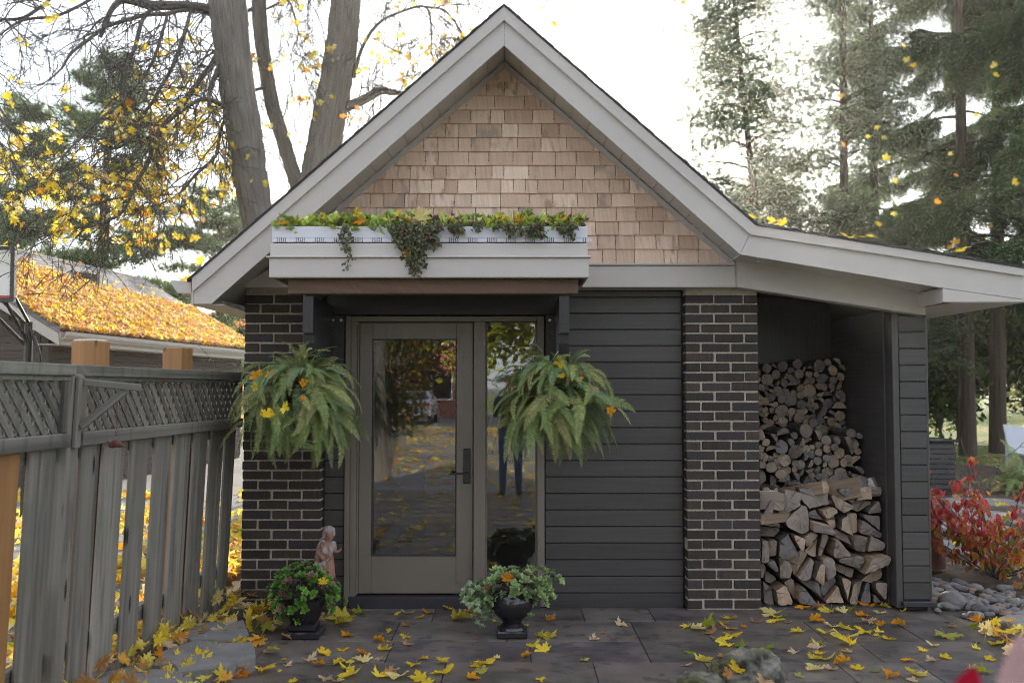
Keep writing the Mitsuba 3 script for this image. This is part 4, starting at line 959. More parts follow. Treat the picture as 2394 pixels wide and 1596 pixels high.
for i in range(len(pts)):
    cell = sg.Polygon(vor.vertices[vor.regions[vor.point_region[i]]]).intersection(box_)
    if cell.is_empty: continue
    cen_ = np.array([cell.centroid.x, cell.centroid.y])
    for p in halves(cell, 1 if cell.area < 0.032 else 2):
        top = p.centroid.y > 0.70
        if top and rw.random() < 0.2: continue
        p = p.simplify(0.018).buffer(-0.0075)
        if rw.random() < 0.5: p = p.buffer(-0.012).buffer(0.012, quad_segs=2)
        if p.is_empty or p.geom_type != 'Polygon' or p.area < 0.0015: continue
        c = np.array(p.exterior.coords)[:-1]
        c = bulge(c, cen_)
        th_ = rw.normal() * 0.10; m_ = c.mean(0)
        c = m_ + (c - m_) @ np.array([[math.cos(th_), -math.sin(th_)], [math.sin(th_), math.cos(th_)]]) * rw.uniform(0.86, 1.0)
        log(c, 0.035 + rw.normal() * 0.045, 0.36, rw, cen_ + rw.normal(size=2) * 0.01, 'split_wood' if rw.random() < 0.5 else 'log_bark', 'split grey brown firewood piece in the low front row of the log store', 'split logs in the front row')
# pieces lying across the front row
def rotm(ax, deg):
    return np.array(T().rotate(list(ax), deg).matrix)[:3, :3]
def quad(w, h): return np.array([[-w, -h], [w, -h * 0.8], [w * 0.9, h * 0.9], [-w * 0.8, h]])
log(quad(0.085, 0.075), 0, 0.36, rw, (0.05, -0.1), 'split_wood', 'large tan split log lying sideways on top of the front row', None, M_=rotm((0, 0, 1), 62) @ rotm((0, 1, 0), 10) @ rotm((1, 0, 0), -16), tr=np.array([2.37, 0.14, 0.79]))
log(quad(0.05, 0.045), 0, 0.34, rw, (0.05, -0.1), 'split_wood', 'narrow orange brown split log sloping across the front row, left of the large tan one', None, M_=rotm((0, 0, 1), 40) @ rotm((1, 0, 0), -12), tr=np.array([2.13, 0.16, 0.80]))
log(quad(0.045, 0.04), 0, 0.3, rw, (0, 0), 'birch_bark', 'white barked birch log on top of the front row at the right', None, M_=rotm((0, 0, 1), 60) @ rotm((1, 0, 0), -24), tr=np.array([2.535, 0.26, 0.80]))
log(quad(0.06, 0.035), 0, 0.32, rw, (0.05, -0.1), 'split_wood', 'tan split log poking out beside the brick pillar at mid height', None, M_=rotm((0, 0, 1), -55), tr=np.array([1.86, 0.03, 0.62]))
log(np.array([[-0.085, -0.06], [0.08, -0.065], [0.09, 0.05], [0.03, 0.07], [-0.08, 0.062]]) + [1.845, 0.745], 0.0, 0.34, rw, (1.80, 0.6), 'birch_bark', 'blocky white barked firewood piece at the top left of the front row, against the brick', None)
def pack(x0, x1, z0, z1, n, rmin, rmax, rng, it=700):
    r = rng.uniform(rmin, rmax, n) * rng.choice([0.75, 1, 1.25], n, p=[.4, .42, .18])
    p = np.c_[rng.uniform(x0, x1, n), rng.uniform(z0, z1 * 1.15, n)]
    for _ in range(it):
        p[:, 1] -= 0.0012
        d = p[:, None] - p[None]; L = np.linalg.norm(d, axis=2) + np.eye(n)
        ov = np.clip(r[:, None] + r[None] - L, 0, 0.03) * (1 - np.eye(n))
        p += (d / L[..., None] * ov[..., None] * 0.45).sum(1)
        p[:, 0] = np.clip(p[:, 0], x0 + r, x1 - r); p[:, 1] = np.maximum(p[:, 1], z0 + r)
    return p, r
def round_logs(x0, x1, z0, z1, n, y0, label, group, L, zvis, rmin=0.026, rmax=0.046):
    p, r = pack(x0, x1, z0, z1, n, rmin, rmax, rw)
    for q, rr in zip(p, r):
        if q[1] > z1 + 0.06 or q[1] < zvis: continue
        m = 10; a = np.arange(m) * 2 * np.pi / m + rw.random()
        el = rw.uniform(0.82, 1.0); th_ = rw.random() * 3
        c = np.c_[np.cos(a) * rr, np.sin(a) * rr * el] @ np.array([[math.cos(th_), -math.sin(th_)], [math.sin(th_), math.cos(th_)]])
        c *= (1 + rw.normal(size=(m, 1)) * 0.05)
        if rw.random() < 0.3: c = c[:6]          # half rounds
        log(c + q, y0 + rw.normal() * 0.022, L, rw, q + rw.normal(size=2) * 0.004, 'log_bark', label, group)
round_logs(1.755, 2.655, 0.66, 1.28, 135, 0.44, 'small round firewood log in the middle row of the log store', 'round logs in the middle row', 0.36, 0.73)
round_logs(1.755, 2.655, 1.10, 1.95, 170, 0.82, 'small round firewood log in the high rear row of the log store', 'round logs in the rear row', 0.30, 1.20)

# ================================================================== FENCE
fx = lambda y, z: -2.03 + 0.06 * y + 0.045 * z
FE = np.array([0.06, 1, 0]) / math.hypot(0.06, 1)
FN = np.array([1, -0.06, -0.045]) / np.linalg.norm([1, -0.06, -0.045])
def FPt(y, z, off=0.0): return np.array([fx(y, z), y, z]) + FN * off
fen = thing('wooden_fence', 'weathered grey board fence with a lattice top and a post bracket, left of the shed', 'fence')
def fput(name, y0, y1, z0, z1, off, t, mat='grey_wood', vertical=True):
    ym, zm = (y0 + y1) / 2, (z0 + z1) / 2
    if vertical: m = bar(FPt(ym, z0, off), FPt(ym, z1, off), abs(y1 - y0), t, FN)
    else: m = bar(FPt(y0, zm, off), FPt(y1, zm, off), z1 - z0, t, FN)
    return put(name, m, mat, fen)
PK = [(-4.9, -4.68), (-4.58, -4.36), (-4.25, -4.03), (-3.93, -3.71), (-3.6, -3.4), (-3.3, -3.1), (-2.66, -2.44), (-2.20, -2.02), (-1.97, -1.74), (-1.65, -1.44), (-1.34, -1.12), (-1.06, -0.83), (-0.76, -0.54), (-0.46, -0.24), (-0.185, 0.0)]
for i, (a, b) in enumerate(PK):
    fput('picket', a, b, 0.02 + 0.02 * math.sin(i * 7), 1.285, 0.0, 0.019)
fput('picket', -3.0, -2.74, 0.02, 1.285, 0.002, 0.019, 'new_cedar')
labels[f'{fen}__picket_015'] = {'label': 'newer orange brown cedar board among the grey ones'}
put('post', bar(FPt(-2.33, 0, -0.02), FPt(-2.33, 1.61, -0.02), 0.11, 0.10, FN, 0.005), 'grey_wood', fen)
for a, b in ((-5.0, -2.39), (-2.27, 0.02)):
    fput('top_rail', a, b, 1.603, 1.655, 0.012, 0.085, vertical=False)
    fput('trim_rail', a, b, 1.578, 1.601, 0.018, 0.03, vertical=False)
    fput('lattice_rail', a, b, 1.268, 1.332, 0.032, 0.035, vertical=False)
    fput('back_rail', a, b, 1.20, 1.29, -0.035, 0.035, vertical=False)
    fput('back_rail', a, b, 0.22, 0.31, -0.035, 0.035, vertical=False)
    for yy in (a + 0.025, b - 0.025): fput('lattice_stile', yy - 0.022, yy + 0.022, 1.334, 1.576, 0.016, 0.03)
    n = int((b - a) / 0.088)
    for i in range(-3, n + 1):
        for lay, sg_ in ((0, -1), (1, 1)):
            s0 = a + i * 0.088 + (0.04 if lay else 0)
            za, zb = 1.585, 1.325
            ya, yb = (s0, s0 + (za - zb)) if sg_ < 0 else (s0 + (za - zb), s0)
            # keep inside the panel
            lo, hi = a + 0.03, b - 0.03
            t0, t1 = 0.0, 1.0
            for lim, s_ in ((lo, 1), (hi, -1)):
                fa, fb = (ya - lim) * s_, (yb - lim) * s_
                if fa < 0 and fb < 0: t1 = -1; break
                if fa < 0: t0 = max(t0, fa / (fa - fb))
                if fb < 0: t1 = min(t1, fa / (fa - fb))
            if t1 - t0 < 0.12: continue
            P0, P1 = FPt(ya, za, 0.006 - 0.0085 * lay), FPt(yb, zb, 0.006 - 0.0085 * lay)
            put('lattice_slat', bar(P0 + (P1 - P0) * t0, P0 + (P1 - P0) * t1, 0.036, 0.007, FN, 0.001), 'grey_wood', fen)
put('bracket_arm', bar(FPt(-2.30, 1.572, 0.05), FPt(-2.24, 1.558, 0.30), 0.045, 0.032, (0, 0, 1)), 'grey_wood', fen)
put('bracket_brace', bar(FPt(-2.33, 1.36, 0.06), FPt(-2.26, 1.54, 0.235), 0.035, 0.022, (0, 1, 0)), 'grey_wood', fen)
put('bracket_plate', bar(FPt(-2.33, 1.26, 0.044), FPt(-2.33, 1.60, 0.044), 0.05, 0.02, FN), 'grey_wood', fen)
k = thing('hanging_ornament', 'rusty little ornament hanging on a chain from the fence bracket', 'ornament')
mb = MB(); c0 = FPt(-2.25, 1.52, 0.19)
for i in range(13): mb.add(tube([c0 + [0.004 * math.sin(t) * (i % 2), 0.004 * math.sin(t) * (1 - i % 2), -0.016 * i - 0.008 * math.cos(t)] for t in np.linspace(0, 6.283, 9)], 0.0012, 4))
put('chain', mb.out(), 'rust_metal', k)
mb = MB(); e = c0 + [0, 0, -0.235]
for dx, s in ((-0.018, 0.020), (0.02, 0.016), (0.0, 0.024)):
    v_, f_ = trimesh.creation.icosphere(2, s).vertices, trimesh.creation.icosphere(2, s).faces
    mb.add((np.array(v_) * [1, 0.7, 0.8] + e + [dx, 0, -abs(dx) * 0.4], f_))
mb.add(tube([e + [-0.03, 0, 0.0], e + [-0.045, 0, 0.012]], [0.006, 0.002], 6)); mb.add(tube([e + [0.02, 0, 0.0], e + [0.05, 0, -0.02]], [0.008, 0.003], 6))
put('ornament', mb.out(), 'rust_metal', k)
for i, (yy, top) in enumerate(((-3.05, 1.78), (-1.86, 1.79), (-0.72, 1.80))):
    px, py = fx(yy, 0.9) - 0.13, yy
    k = thing('cedar_post', ['orange new cedar post behind the fence at the left edge of the frame', 'orange new cedar post rising behind the fence, the larger and nearer of the two tops', 'orange new cedar post rising behind the fence, the smaller top nearer the shed'][i], 'post')
    a = math.radians(-14)
    m = box(-0.068, 0.068, -0.068, 0.068, -0.05, top, 0.006, 2)
    put('post', move(m, [[math.cos(a), -math.sin(a), 0], [math.sin(a), math.cos(a), 0], [0.0, 0, 1]], (px + 0.02, py, 0)), 'new_cedar', k)
    m = box(-0.058, 0.058, -0.058, 0.058, top, top + 0.006, 0.002, 2)
    put('end_cut', move(m, [[math.cos(a), -math.sin(a), 0], [math.sin(a), math.cos(a), 0], [0.0, 0, 1]], (px + 0.02, py, 0)), 'white_paint', k) if i == 1 else None

# ================================================================== NEIGHBOUR'S GARAGE
ga = -math.atan(0.107)
GM = np.array([[math.cos(ga), -math.sin(ga), 0], [math.sin(ga), math.cos(ga), 0], [0, 0, 1]])
GO = np.array([-6.8, 7.7, 0])
gar = thing('neighbour_garage', 'brown sided garage with a shingle roof buried in orange leaves, behind the fence', 'garage')
def gput(name, m, mat, parent=gar, **kw): return put(name, move(m, GM, GO), mat, parent, **kw)
EZ, RZ, GL = 2.36, 4.12, 8.4
gput('wall_core', prism([(-5.63, -0.1), (-0.38, -0.1), (-0.38, 2.42), (-3.0, RZ - 0.16), (-5.63, 2.42)], 0.34, GL - 0.3), 'brown_siding')
for i in range(22):
    z0, z1 = 0.0 + i * 0.118, 0.0 + i * 0.118 + 0.112
    gput('siding_board', box(-0.376, -0.36, 0.46, GL - 0.42, z0, z1, 0.003, 1), 'brown_siding') if z1 < 2.3 else None
for i in range(33):
    z0, z1 = i * 0.118, i * 0.118 + 0.112
    hw = min(2.6, (RZ - 0.25 - z1) / 0.587)
    if hw > 0.2: gput('siding_board', box(-3.0 - hw, -3.0 + hw - (0.09 if hw > 2.55 else 0), 0.318, 0.335, z0, z1, 0.003, 0), 'brown_siding')
gput('corner_board', box(-0.46, -0.355, 0.312, 0.46, 0, 2.36), 'brown_siding')
gput('corner_board', box(-0.46, -0.355, GL - 0.42, GL - 0.30, 0, 2.36), 'brown_siding')
slope = (RZ - EZ) / 3.0
rfk = gput('roof', prism([(-6.0, EZ), (-3.0, RZ), (0.0, EZ), (0.0, EZ + 0.06), (-3.0, RZ + 0.07), (-6.0, EZ + 0.06)], 0.0, GL), 'garage_shingle')
for i in range(24):
    x1 = -0.0 - i * 0.125; x0 = x1 - 0.14
    z1, z0 = EZ + 0.062 + slope * -x1, EZ + 0.062 + slope * -x0
    gput('shingle_course', prism([(x1 + 0.01, z1 + 0.002), (x1 + 0.01, z1 + 0.016), (x0, z0 + 0.008), (x0, z0 + 0.002)], 0.002, GL - 0.002), 'garage_shingle', rfk)
mb = MB()
mb.add(prism([(-6.0, EZ - 0.17), (-6.0, EZ - 0.003), (-3.0, RZ - 0.003), (0.0, EZ - 0.003), (0.0, EZ - 0.17), (-3.0, RZ - 0.17)], -0.02, 0.02)); mb.add(box(-0.01, 0.012, 0.025, GL - 0.02, EZ - 0.16, EZ - 0.01)); mb.add(box(-0.37, -0.012, 0.03, GL - 0.03, EZ - 0.16, EZ - 0.145))
gput('barge_board', mb.out(), 'beige_trim')
gput('gutter', prism([(0.013, EZ + 0.03), (0.013, EZ - 0.08), (0.075, EZ - 0.08), (0.12, EZ - 0.02), (0.125, EZ + 0.035), (0.117, EZ + 0.035), (0.11, EZ - 0.015), (0.07, EZ - 0.07), (0.022, EZ - 0.07), (0.022, EZ + 0.03)], -0.02, GL), 'soffit_metal')
gput('roof_vent', box(-2.35, -2.0, 4.3, 4.75, EZ + slope * 2.0 + 0.06, EZ + slope * 2.35 + 0.10, 0.03), 'brown_siding')
gput('roof_vent', box(-2.45, -2.2, 1.0, 1.3, EZ + slope * 2.2 + 0.06, EZ + slope * 2.4 + 0.10, 0.03), 'brown_siding')
rg = np.random.default_rng(15)
n = 15000
X, Y_ = rg.uniform(-3.0, 0.12, n), rg.uniform(0.0, GL, n)
edge = -2.35 + 0.10 * (Y_ - 1.0) * 0.9 + 0.5 * (meshkit.fbm(np.stack([Y_ * 0.8, X * 0.8, X * 0], -1), 3) - 0.5)
keep = rg.random(n) < np.clip((X - edge) * 4, 0.01, 1)
X, Y_ = X[keep], Y_[keep]
Z = EZ + 0.105 - slope * np.minimum(X, 0.02) + rg.random(len(X)) * 0.05
nn = np.array([[slope, 0, 1.0]]) + rg.normal(size=(len(X), 3)) * 0.85
cols = mix_cols(len(X), rg, 0.30, 0.12, 0.57, 0.01)
put('roof_leaves', scatter(star_v, star_f, np.einsum('ij,njk->nik', GM, rots(nn, rg.uniform(0, 6.28, len(X)))), np.c_[X, Y_, Z] @ GM.T + GO, rg.uniform(0.05, 0.095, len(X)), cols), 'leaf', kind='stuff', label='thick blanket of orange and yellow leaves on the garage roof', cat='leaves')
# leaves on the shed: in the gutter and on the lean-to roof
n = 90
gy = rg.uniform(-0.6, 3.5, n)
put('gutter_leaves', scatter(*maple(0.2, 0.4, 3)[:2], rots(np.array([[0.0, -0.2, 1]]) + rg.normal(size=(n, 3)) * 0.6, rg.uniform(0, 6.28, n)), np.c_[rg.uniform(-2.21, -2.11, n), gy, 2.235 + rg.random(n) * 0.03], rg.uniform(0.03, 0.06, n), mix_cols(n, rg, .7, .2, .1, .1)), 'leaf', kind='stuff', label='yellow leaves filling the gutter at the left eave', cat='leaves')
for (x, w, kd) in [(1.63, .1, 'y'), (1.70, .11, 'y'), (1.77, .08, 'y'), (2.22, .11, 'y'), (2.28, .10, 'y'), (2.35, .07, 'y'), (2.97, .09, 'y'), (1.55, .07, 'y')]:
    for dy in (0.0, 0.25, 0.6):
        xx = x + rg.normal() * 0.03 + dy * 0.15
        place_leaf(xx, Yf + 0.02 + dy + rg.random() * 0.12, 2.601 - 0.1607 * (xx - 1.596) + 0.055 if xx > 1.6 else 2.66, w, kd, rg, 'on the low lean-to roof', tilt=0.3)
place_leaf(-2.04, -0.58, 2.38, 0.10, 'y', rg, 'on the left roof edge above the gutter', nrm=(-0.4, -1, 0.6))

# ================================================================== BASKETBALL HOOP behind the fence
k = thing('basketball_hoop', 'black basketball stand with a white backboard at the left edge behind the fence', 'basketball hoop')
put('backboard', box(-6.75, -5.89, 4.46, 4.49, 2.60, 3.17), 'white_paint', k)
mb = MB()
for b in (box(-6.80, -5.84, 4.44, 4.50, 3.171, 3.21), box(-6.80, -5.84, 4.44, 4.50, 2.55, 2.599), box(-5.889, -5.84, 4.44, 4.50, 2.60, 3.17), box(-6.80, -6.751, 4.44, 4.50, 2.60, 3.17)): mb.add(b)
put('board_frame', mb.out(), 'black_metal', k)
put('board_stripe', box(-6.75, -5.889, 4.452, 4.458, 2.60, 2.63), 'tail_lamp', k)
put('pole', tube([(-5.88, 4.9, -0.05), (-5.88, 4.9, 2.35)], 0.05, 14), 'black_metal', k)
mb = MB()
for z_ in (2.30, 2.05): mb.add(tube([(-5.90, 4.9, z_), (-6.25, 4.55, z_ + 0.5)], 0.02, 8)); mb.add(tube([(-5.86, 4.9, z_), (-5.98, 4.55, z_ + 0.5)], 0.02, 8))
mb.add(tube([(-5.86, 4.88, 2.3), (-5.73, 4.88, 1.95), (-5.75, 4.88, 1.3)], 0.022, 8))
put('support_arm', mb.out(), 'black_metal', k)
a = np.linspace(0, 2 * np.pi, 25)
put('rim', tube(np.c_[-6.35 + 0.2 * np.cos(a), 4.22 + 0.2 * np.sin(a), np.full(25, 2.68)], 0.009, 6), 'tail_lamp', k)

# ================================================================== RIGHT-HAND GARDEN
rr_ = np.random.default_rng(44)
ico = trimesh.creation.icosphere(2, 1.0)
iv_, if_ = np.array(ico.vertices), np.array(ico.faces)
def stone(c, r, seed):
    q = iv_ * (1 + 0.22 * (meshkit.fbm(iv_ * 1.4 + seed * 3.1, 3, seed)[:, None] - 0.5) * 2)
    th_ = seed * 1.7
    q = q * r
    R = np.array([[math.cos(th_), -math.sin(th_), 0], [math.sin(th_), math.cos(th_), 0], [0, 0, 1]])
    return q @ R.T + c, if_, np.full((len(q), 2), (seed % 97) / 97.0), None
mb = MB()
lo = trimesh.creation.icosphere(1, 1.0); lv, lf = np.array(lo.vertices), np.array(lo.faces)
for i in range(520):
    x, y_ = rr_.uniform(2.86, 4.3), rr_.uniform(-0.42, 0.95)
    if y_ < -0.12 - 0.25 * (x - 2.9) + 0.1 * rr_.normal() or x > 3.45 + 0.5 * (0.9 - y_) + 0.1 * rr_.normal(): continue
    if x < 2.95 and y_ > -0.13: continue
    s = rr_.uniform(0.018, 0.05) * (1.3 if rr_.random() < 0.15 else 1)
    q = lv * (1 + 0.15 * rr_.normal(size=(len(lv), 1))) * s * np.array([1.3, 0.9, 0.6])
    t_ = rr_.random() * 6
    q = q @ np.array([[math.cos(t_), -math.sin(t_), 0], [math.sin(t_), math.cos(t_), 0], [0, 0, 1]]).T + [x, y_, 0.0 + 0.02 * rr_.random()]
    mb.add((q, lf, np.full((len(q), 2), rr_.random()), None))
put('river_pebbles', mb.out(), 'pebble', kind='stuff', label='bed of grey river pebbles beside the log store corner', cat='pebbles', smooth=True)
put('boulder', stone(np.array([3.12, 0.03, 0.035]), np.array([0.10, 0.08, 0.075]), 5), 'pebble', smooth=True, label='rounded grey boulder among the pebbles by the log store corner', cat='boulder')
put('boulder', stone(np.array([3.08, 0.40, 0.05]), np.array([0.06, 0.12, 0.12]), 11), 'pebble', smooth=True, label='upright tan pointed stone leaning against the shed corner', cat='boulder')
k = thing('rusty_can', 'tapered rust red metal can with a wire handle behind the shed corner', 'can')
put('body', lathe([(0.001, 0.0), (0.170, 0.0), (0.172, 0.012), (0.135, 0.36), (0.142, 0.37), (0.142, 0.385), (0.128, 0.385), (0.128, 0.365), (0.16, 0.03), (0.001, 0.03)], 30, (3.59, 1.60, 0.0))[:2], 'rust_metal', k, smooth=35)
a = np.linspace(-1.5, 1.5, 14)
put('handle', tube(np.c_[3.735 + 0.055 * np.cos(a), np.full(14, 1.57), 0.22 + 0.07 * np.sin(a)], 0.004, 6), 'rust_metal', k)
# burning bush
k = thing('red_bush', 'small bush with bright red, pink and orange autumn leaves right of the shed', 'bush')
lp, st = [], MB()
for i in range(30):
    a, e = rr_.uniform(0, 6.28), rr_.uniform(0.45, 1.4)
    L = rr_.uniform(0.6, 1.32)
    d = np.array([math.cos(a) * math.cos(e), math.sin(a) * math.cos(e), math.sin(e)])
    t = np.linspace(0, 1, 8)[:, None]
    P = np.array([3.93, 1.02, 0.0]) + d * L * t + np.array([0, 0, -0.16]) * L * t**2 + np.r_[np.zeros((1, 3)), np.cumsum(rr_.normal(size=(7, 3)) * 0.012, 0)]
    st.add(tube(P, np.linspace(0.007, 0.002, 8), 5))
    for j in range(2, 8):
        for _ in range(5): lp.append((P[j] + rr_.normal(size=3) * 0.035, d))
        b = P[j] + np.array([d[0] * 0.12, d[1] * 0.12, 0.02]) * rr_.uniform(0.4, 1.3) + rr_.normal(size=3) * 0.03
        st.add(tube([P[j], b], [0.0025, 0.0012], 4))
        for q in np.linspace(0.2, 1, 4): lp.append((P[j] + (b - P[j]) * q, d))
LP = np.array([q[0] for q in lp]); n = len(LP)
el_v = np.array([[0, 0, 0], [0.22, 0.3, 0.03], [0.26, 0.55, 0.02], [0, 1, -0.08], [-0.26, 0.55, 0.02], [-0.22, 0.3, 0.03]]); el_f = np.array([[0, 1, 2], [0, 2, 3], [0, 3, 4], [0, 4, 5]])
pal = np.array([(0.52, 0.075, 0.07), (0.60, 0.16, 0.15), (0.66, 0.23, 0.07), (0.34, 0.045, 0.05), (0.62, 0.30, 0.28), (0.22, 0.22, 0.06), (0.52, 0.30, 0.05)])
low = LP[:, 2] < 0.42
ci = np.where(low & (rr_.random(n) < 0.55), rr_.choice([5, 6, 2], n), rr_.choice(5, n, p=[.3, .25, .2, .1, .15]))
nn = rr_.normal(size=(n, 3)); nn[:, 2] *= 0.5; nn[:, 1] -= 0.6
put('leaves', scatter(el_v, el_f, rots(nn, rr_.uniform(2.3, 4.0, n)), LP, rr_.uniform(0.05, 0.085, n), pal[ci] * rr_.uniform(0.6, 1.05, (n, 1))), 'leaf', k, kind='stuff')
put('stems', st.out(), 'branch_bark', k)
k = thing('garden_box', 'dark square slatted box behind the shed, beside the tree trunks', 'box')
mb = MB(); mb.add(box(5.9, 6.62, 7.7, 8.4, 0, 0.74, 0.01)); mb.add(box(5.87, 6.66, 7.66, 8.44, 0.742, 0.78, 0.008))
put('body', mb.out(), 'black_paint', k)
for i in range(9): put('slat', box(5.92, 6.60, 7.682, 7.698, 0.05 + i * 0.075, 0.105 + i * 0.075), 'charcoal_board', k)
k = thing('pale_cover', 'pale grey sloping cover standing behind the green ferns at the right edge', 'garden cover')
put('panel', bar((9.75, 10.6, 0.25), (10.0, 11.3, 0.72), 1.6, 0.04, (0, -0.6, 0.8)), 'pale_cover', k)
put('frame', box(9.2, 10.6, 11.25, 11.35, -0.05, 0.68), 'pale_cover', k)
for i, (x, y_, s, n) in enumerate([(7.55, 7.9, 0.85, 30), (8.6, 8.3, 0.8, 24), (6.9, 9.3, .7, 18)]):
    k = thing('garden_fern', ['large pale green fern growing behind the red bush', 'green fern at the right edge in front of the pale cover', 'small fern at the foot of the tree trunks'][i], 'fern')
    for j in range(n):
        a = rr_.uniform(0, 360)
        put('frond', FERN['arch' if j % 3 else 'up'][rr_.integers(7)], None, k, to_world=T().translate([x, y_, 0.0]).rotate([0, 0, 1], a).rotate([0, 1, 0], -rr_.uniform(5, 25)).scale(s * rr_.uniform(0.7, 1.15)))
# mossy rock on the patio
mb = MB()
ic3 = trimesh.creation.icosphere(4, 1.0); v3, f3 = np.array(ic3.vertices), np.array(ic3.faces)
for c, r, sd in (((1.20, -2.05, 0.09), (0.155, 0.15, 0.165), 1), ((0.94, -2.10, 0.05), (0.13, 0.12, 0.095), 2), ((1.04, -2.0, 0.10), (0.06, 0.06, 0.075), 3), ((1.08, -2.1, 0.03), (0.2, 0.13, 0.08), 4)):
    dsp = 1 + 0.85 * (meshkit.fbm(v3 * 1.9 + sd * 5, 5, sd) - 0.5)[:, None] * 2 * 0.6
    q = v3 * dsp * np.array(r); q[:, 2] = np.maximum(q[:, 2], -c[2])
    mb.add((q + c, f3))
put('mossy_rock', mb.out(False), 'mossy_rock', smooth=True, label='knobbly moss covered rock with leaves on it at the bottom of the picture', cat='rock')
for (x, yy, z, w, kd, nrm) in [(1.10, -2.12, 0.165, 0.09, 'y', (.1, -.8, 1)), (1.12, -2.1, 0.17, 0.08, 'y', (-.2, -.8, 1)), (1.14, -2.05, 0.19, 0.07, 'o', (0, -1, .5)), (1.06, -2.16, 0.15, 0.07, 'b', (0, -.6, 1)), (1.21, -2.2, 0.12, 0.09, 'b', (.2, -.8, 1))]:
    place_leaf(x, yy, z, w, kd, rr_, 'on the mossy rock', nrm=nrm)
# shrub right in front of the photographer, far out of focus
k = thing('foreground_shrub', 'blurred shrub close to the lens with pale pink and dark red leaves, bottom right', 'shrub')
def big_leaf(base, tip, width, nrm, col, fold=0.35):
    base, tip = np.array(base, float), np.array(tip, float)
    L = np.linalg.norm(tip - base); yv = (tip - base) / L
    nv = np.array(nrm, float); nv -= yv * (nv @ yv); nv /= np.linalg.norm(nv); xv = np.cross(yv, nv)
    t = np.linspace(0, 1, 12); s = np.linspace(-1, 1, 9)
    w = width * np.sin(np.pi * t ** 0.85) ** 0.8 + 0.002
    g = base + yv * L * t[:, None, None] + xv * (w[:, None] * s[None])[..., None] + nv * (fold * np.abs(s)[None] ** 1.3 * w[:, None] + 0.012 * np.sin(t * 4)[:, None] * (1 + 0 * s[None]))[..., None]
    v = g.reshape(-1, 3)
    i, j = np.meshgrid(np.arange(11), np.arange(8), indexing='ij')
    q = np.stack([i * 9 + j, i * 9 + j + 1, (i + 1) * 9 + j + 1, (i + 1) * 9 + j], -1).reshape(-1, 4)
    return v, np.vstack([q[:, [0, 1, 2]], q[:, [0, 2, 3]]]), None, np.repeat([col], len(v), 0)
put('leaf', big_leaf((0.535, -6.02, 1.15), (0.487, -6.05, 1.302), 0.052, (-0.45, -1, 0.2), (0.50, 0.33, 0.325), 0.75), 'leaf', k, smooth=True, label='large pale pink leaf')
put('leaf', big_leaf((0.475, -5.90, 1.14), (0.503, -5.92, 1.235), 0.022, (-0.3, -1, 0.2), (0.36, 0.012, 0.03)), 'leaf', k, smooth=True, label='small dark red leaf')
put('leaf', big_leaf((0.49, -5.90, 1.13), (0.43, -5.92, 1.20), 0.026, (0, -1, 0.5), (0.50, 0.16, 0.17)), 'leaf', k, smooth=True)
put('leaf', big_leaf((0.49, -5.90, 1.13), (0.545, -5.9, 1.205), 0.024, (0.2, -1, 0.4), (0.36, 0.04, 0.09)), 'leaf', k, smooth=True)
put('leaf', big_leaf((0.46, -5.90, 1.11), (0.37, -5.93, 1.185), 0.03, (0, -1, 0.8), (0.50, 0.22, 0.12)), 'leaf', k, smooth=True)
mb = MB()
for tp in ((0.535, -6.02, 1.15), (0.475, -5.90, 1.14), (0.49, -5.9, 1.13), (0.46, -5.9, 1.11)): mb.add(tube(smooth_path([(0.62, -5.75, -0.02), (0.60, -5.8, 0.6), tp], 6), 0.003, 6))
put('stem', mb.out(), 'branch_bark', k)

# ================================================================== TREES
LIMBS = {}
LIMBS['B1'] = [(-3.96,6.0,6.57,0.068),(-4.13,5.89,6.63,0.064),(-4.35,5.78,6.61,0.056),(-4.51,5.67,6.57,0.063),(-4.72,5.56,6.53,0.065),(-4.88,5.44,6.54,0.061),(-5.01,5.33,6.5,0.045),(-5.08,5.22,6.34,0.035),(-5.11,5.11,6.11,0.031),(-5.12,5.0,5.91,0.023)]
LIMBS['B2'] = [(-3.99,6.0,6.56,0.037),(-4.3,5.8,6.57,0.032),(-4.53,5.6,6.43,0.028),(-4.69,5.4,6.34,0.026),(-4.94,5.2,6.18,0.024),(-5.08,5.0,6.02,0.022),(-5.22,4.8,5.77,0.021),(-5.3,4.6,5.56,0.017),(-5.32,4.4,5.31,0.012),(-5.4,4.2,5.09,0.009),(-5.49,4.0,4.94,0.006)]
LIMBS['B3'] = [(-5.17,5.5,6.78,0.023),(-5.4,5.29,6.49,0.021),(-5.46,5.07,6.31,0.019),(-5.63,4.86,6.11,0.017),(-5.73,4.64,6.01,0.017),(-5.85,4.43,5.88,0.015),(-5.96,4.21,5.64,0.01),(-6.06,4.0,5.38,0.007)]
LIMBS['B4'] = [(-5.67,5.5,6.92,0.026),(-5.93,5.33,6.51,0.022),(-5.99,5.17,6.33,0.022),(-6.09,5.0,6.15,0.02),(-6.2,4.83,6.06,0.018),(-6.2,4.67,5.99,0.017),(-6.41,4.5,5.77,0.01)]
LIMBS['B5'] = [(-4.59,5.2,6.33,0.022),(-4.65,5.09,6.12,0.025),(-4.68,4.98,5.78,0.025),(-4.73,4.87,5.5,0.022),(-4.72,4.76,5.26,0.021),(-4.66,4.65,5.04,0.018),(-4.74,4.55,4.88,0.014),(-4.85,4.44,4.73,0.012),(-4.98,4.33,4.53,0.015),(-5.06,4.22,4.37,0.013),(-5.17,4.11,4.16,0.009),(-5.25,4.0,3.92,0.006)]
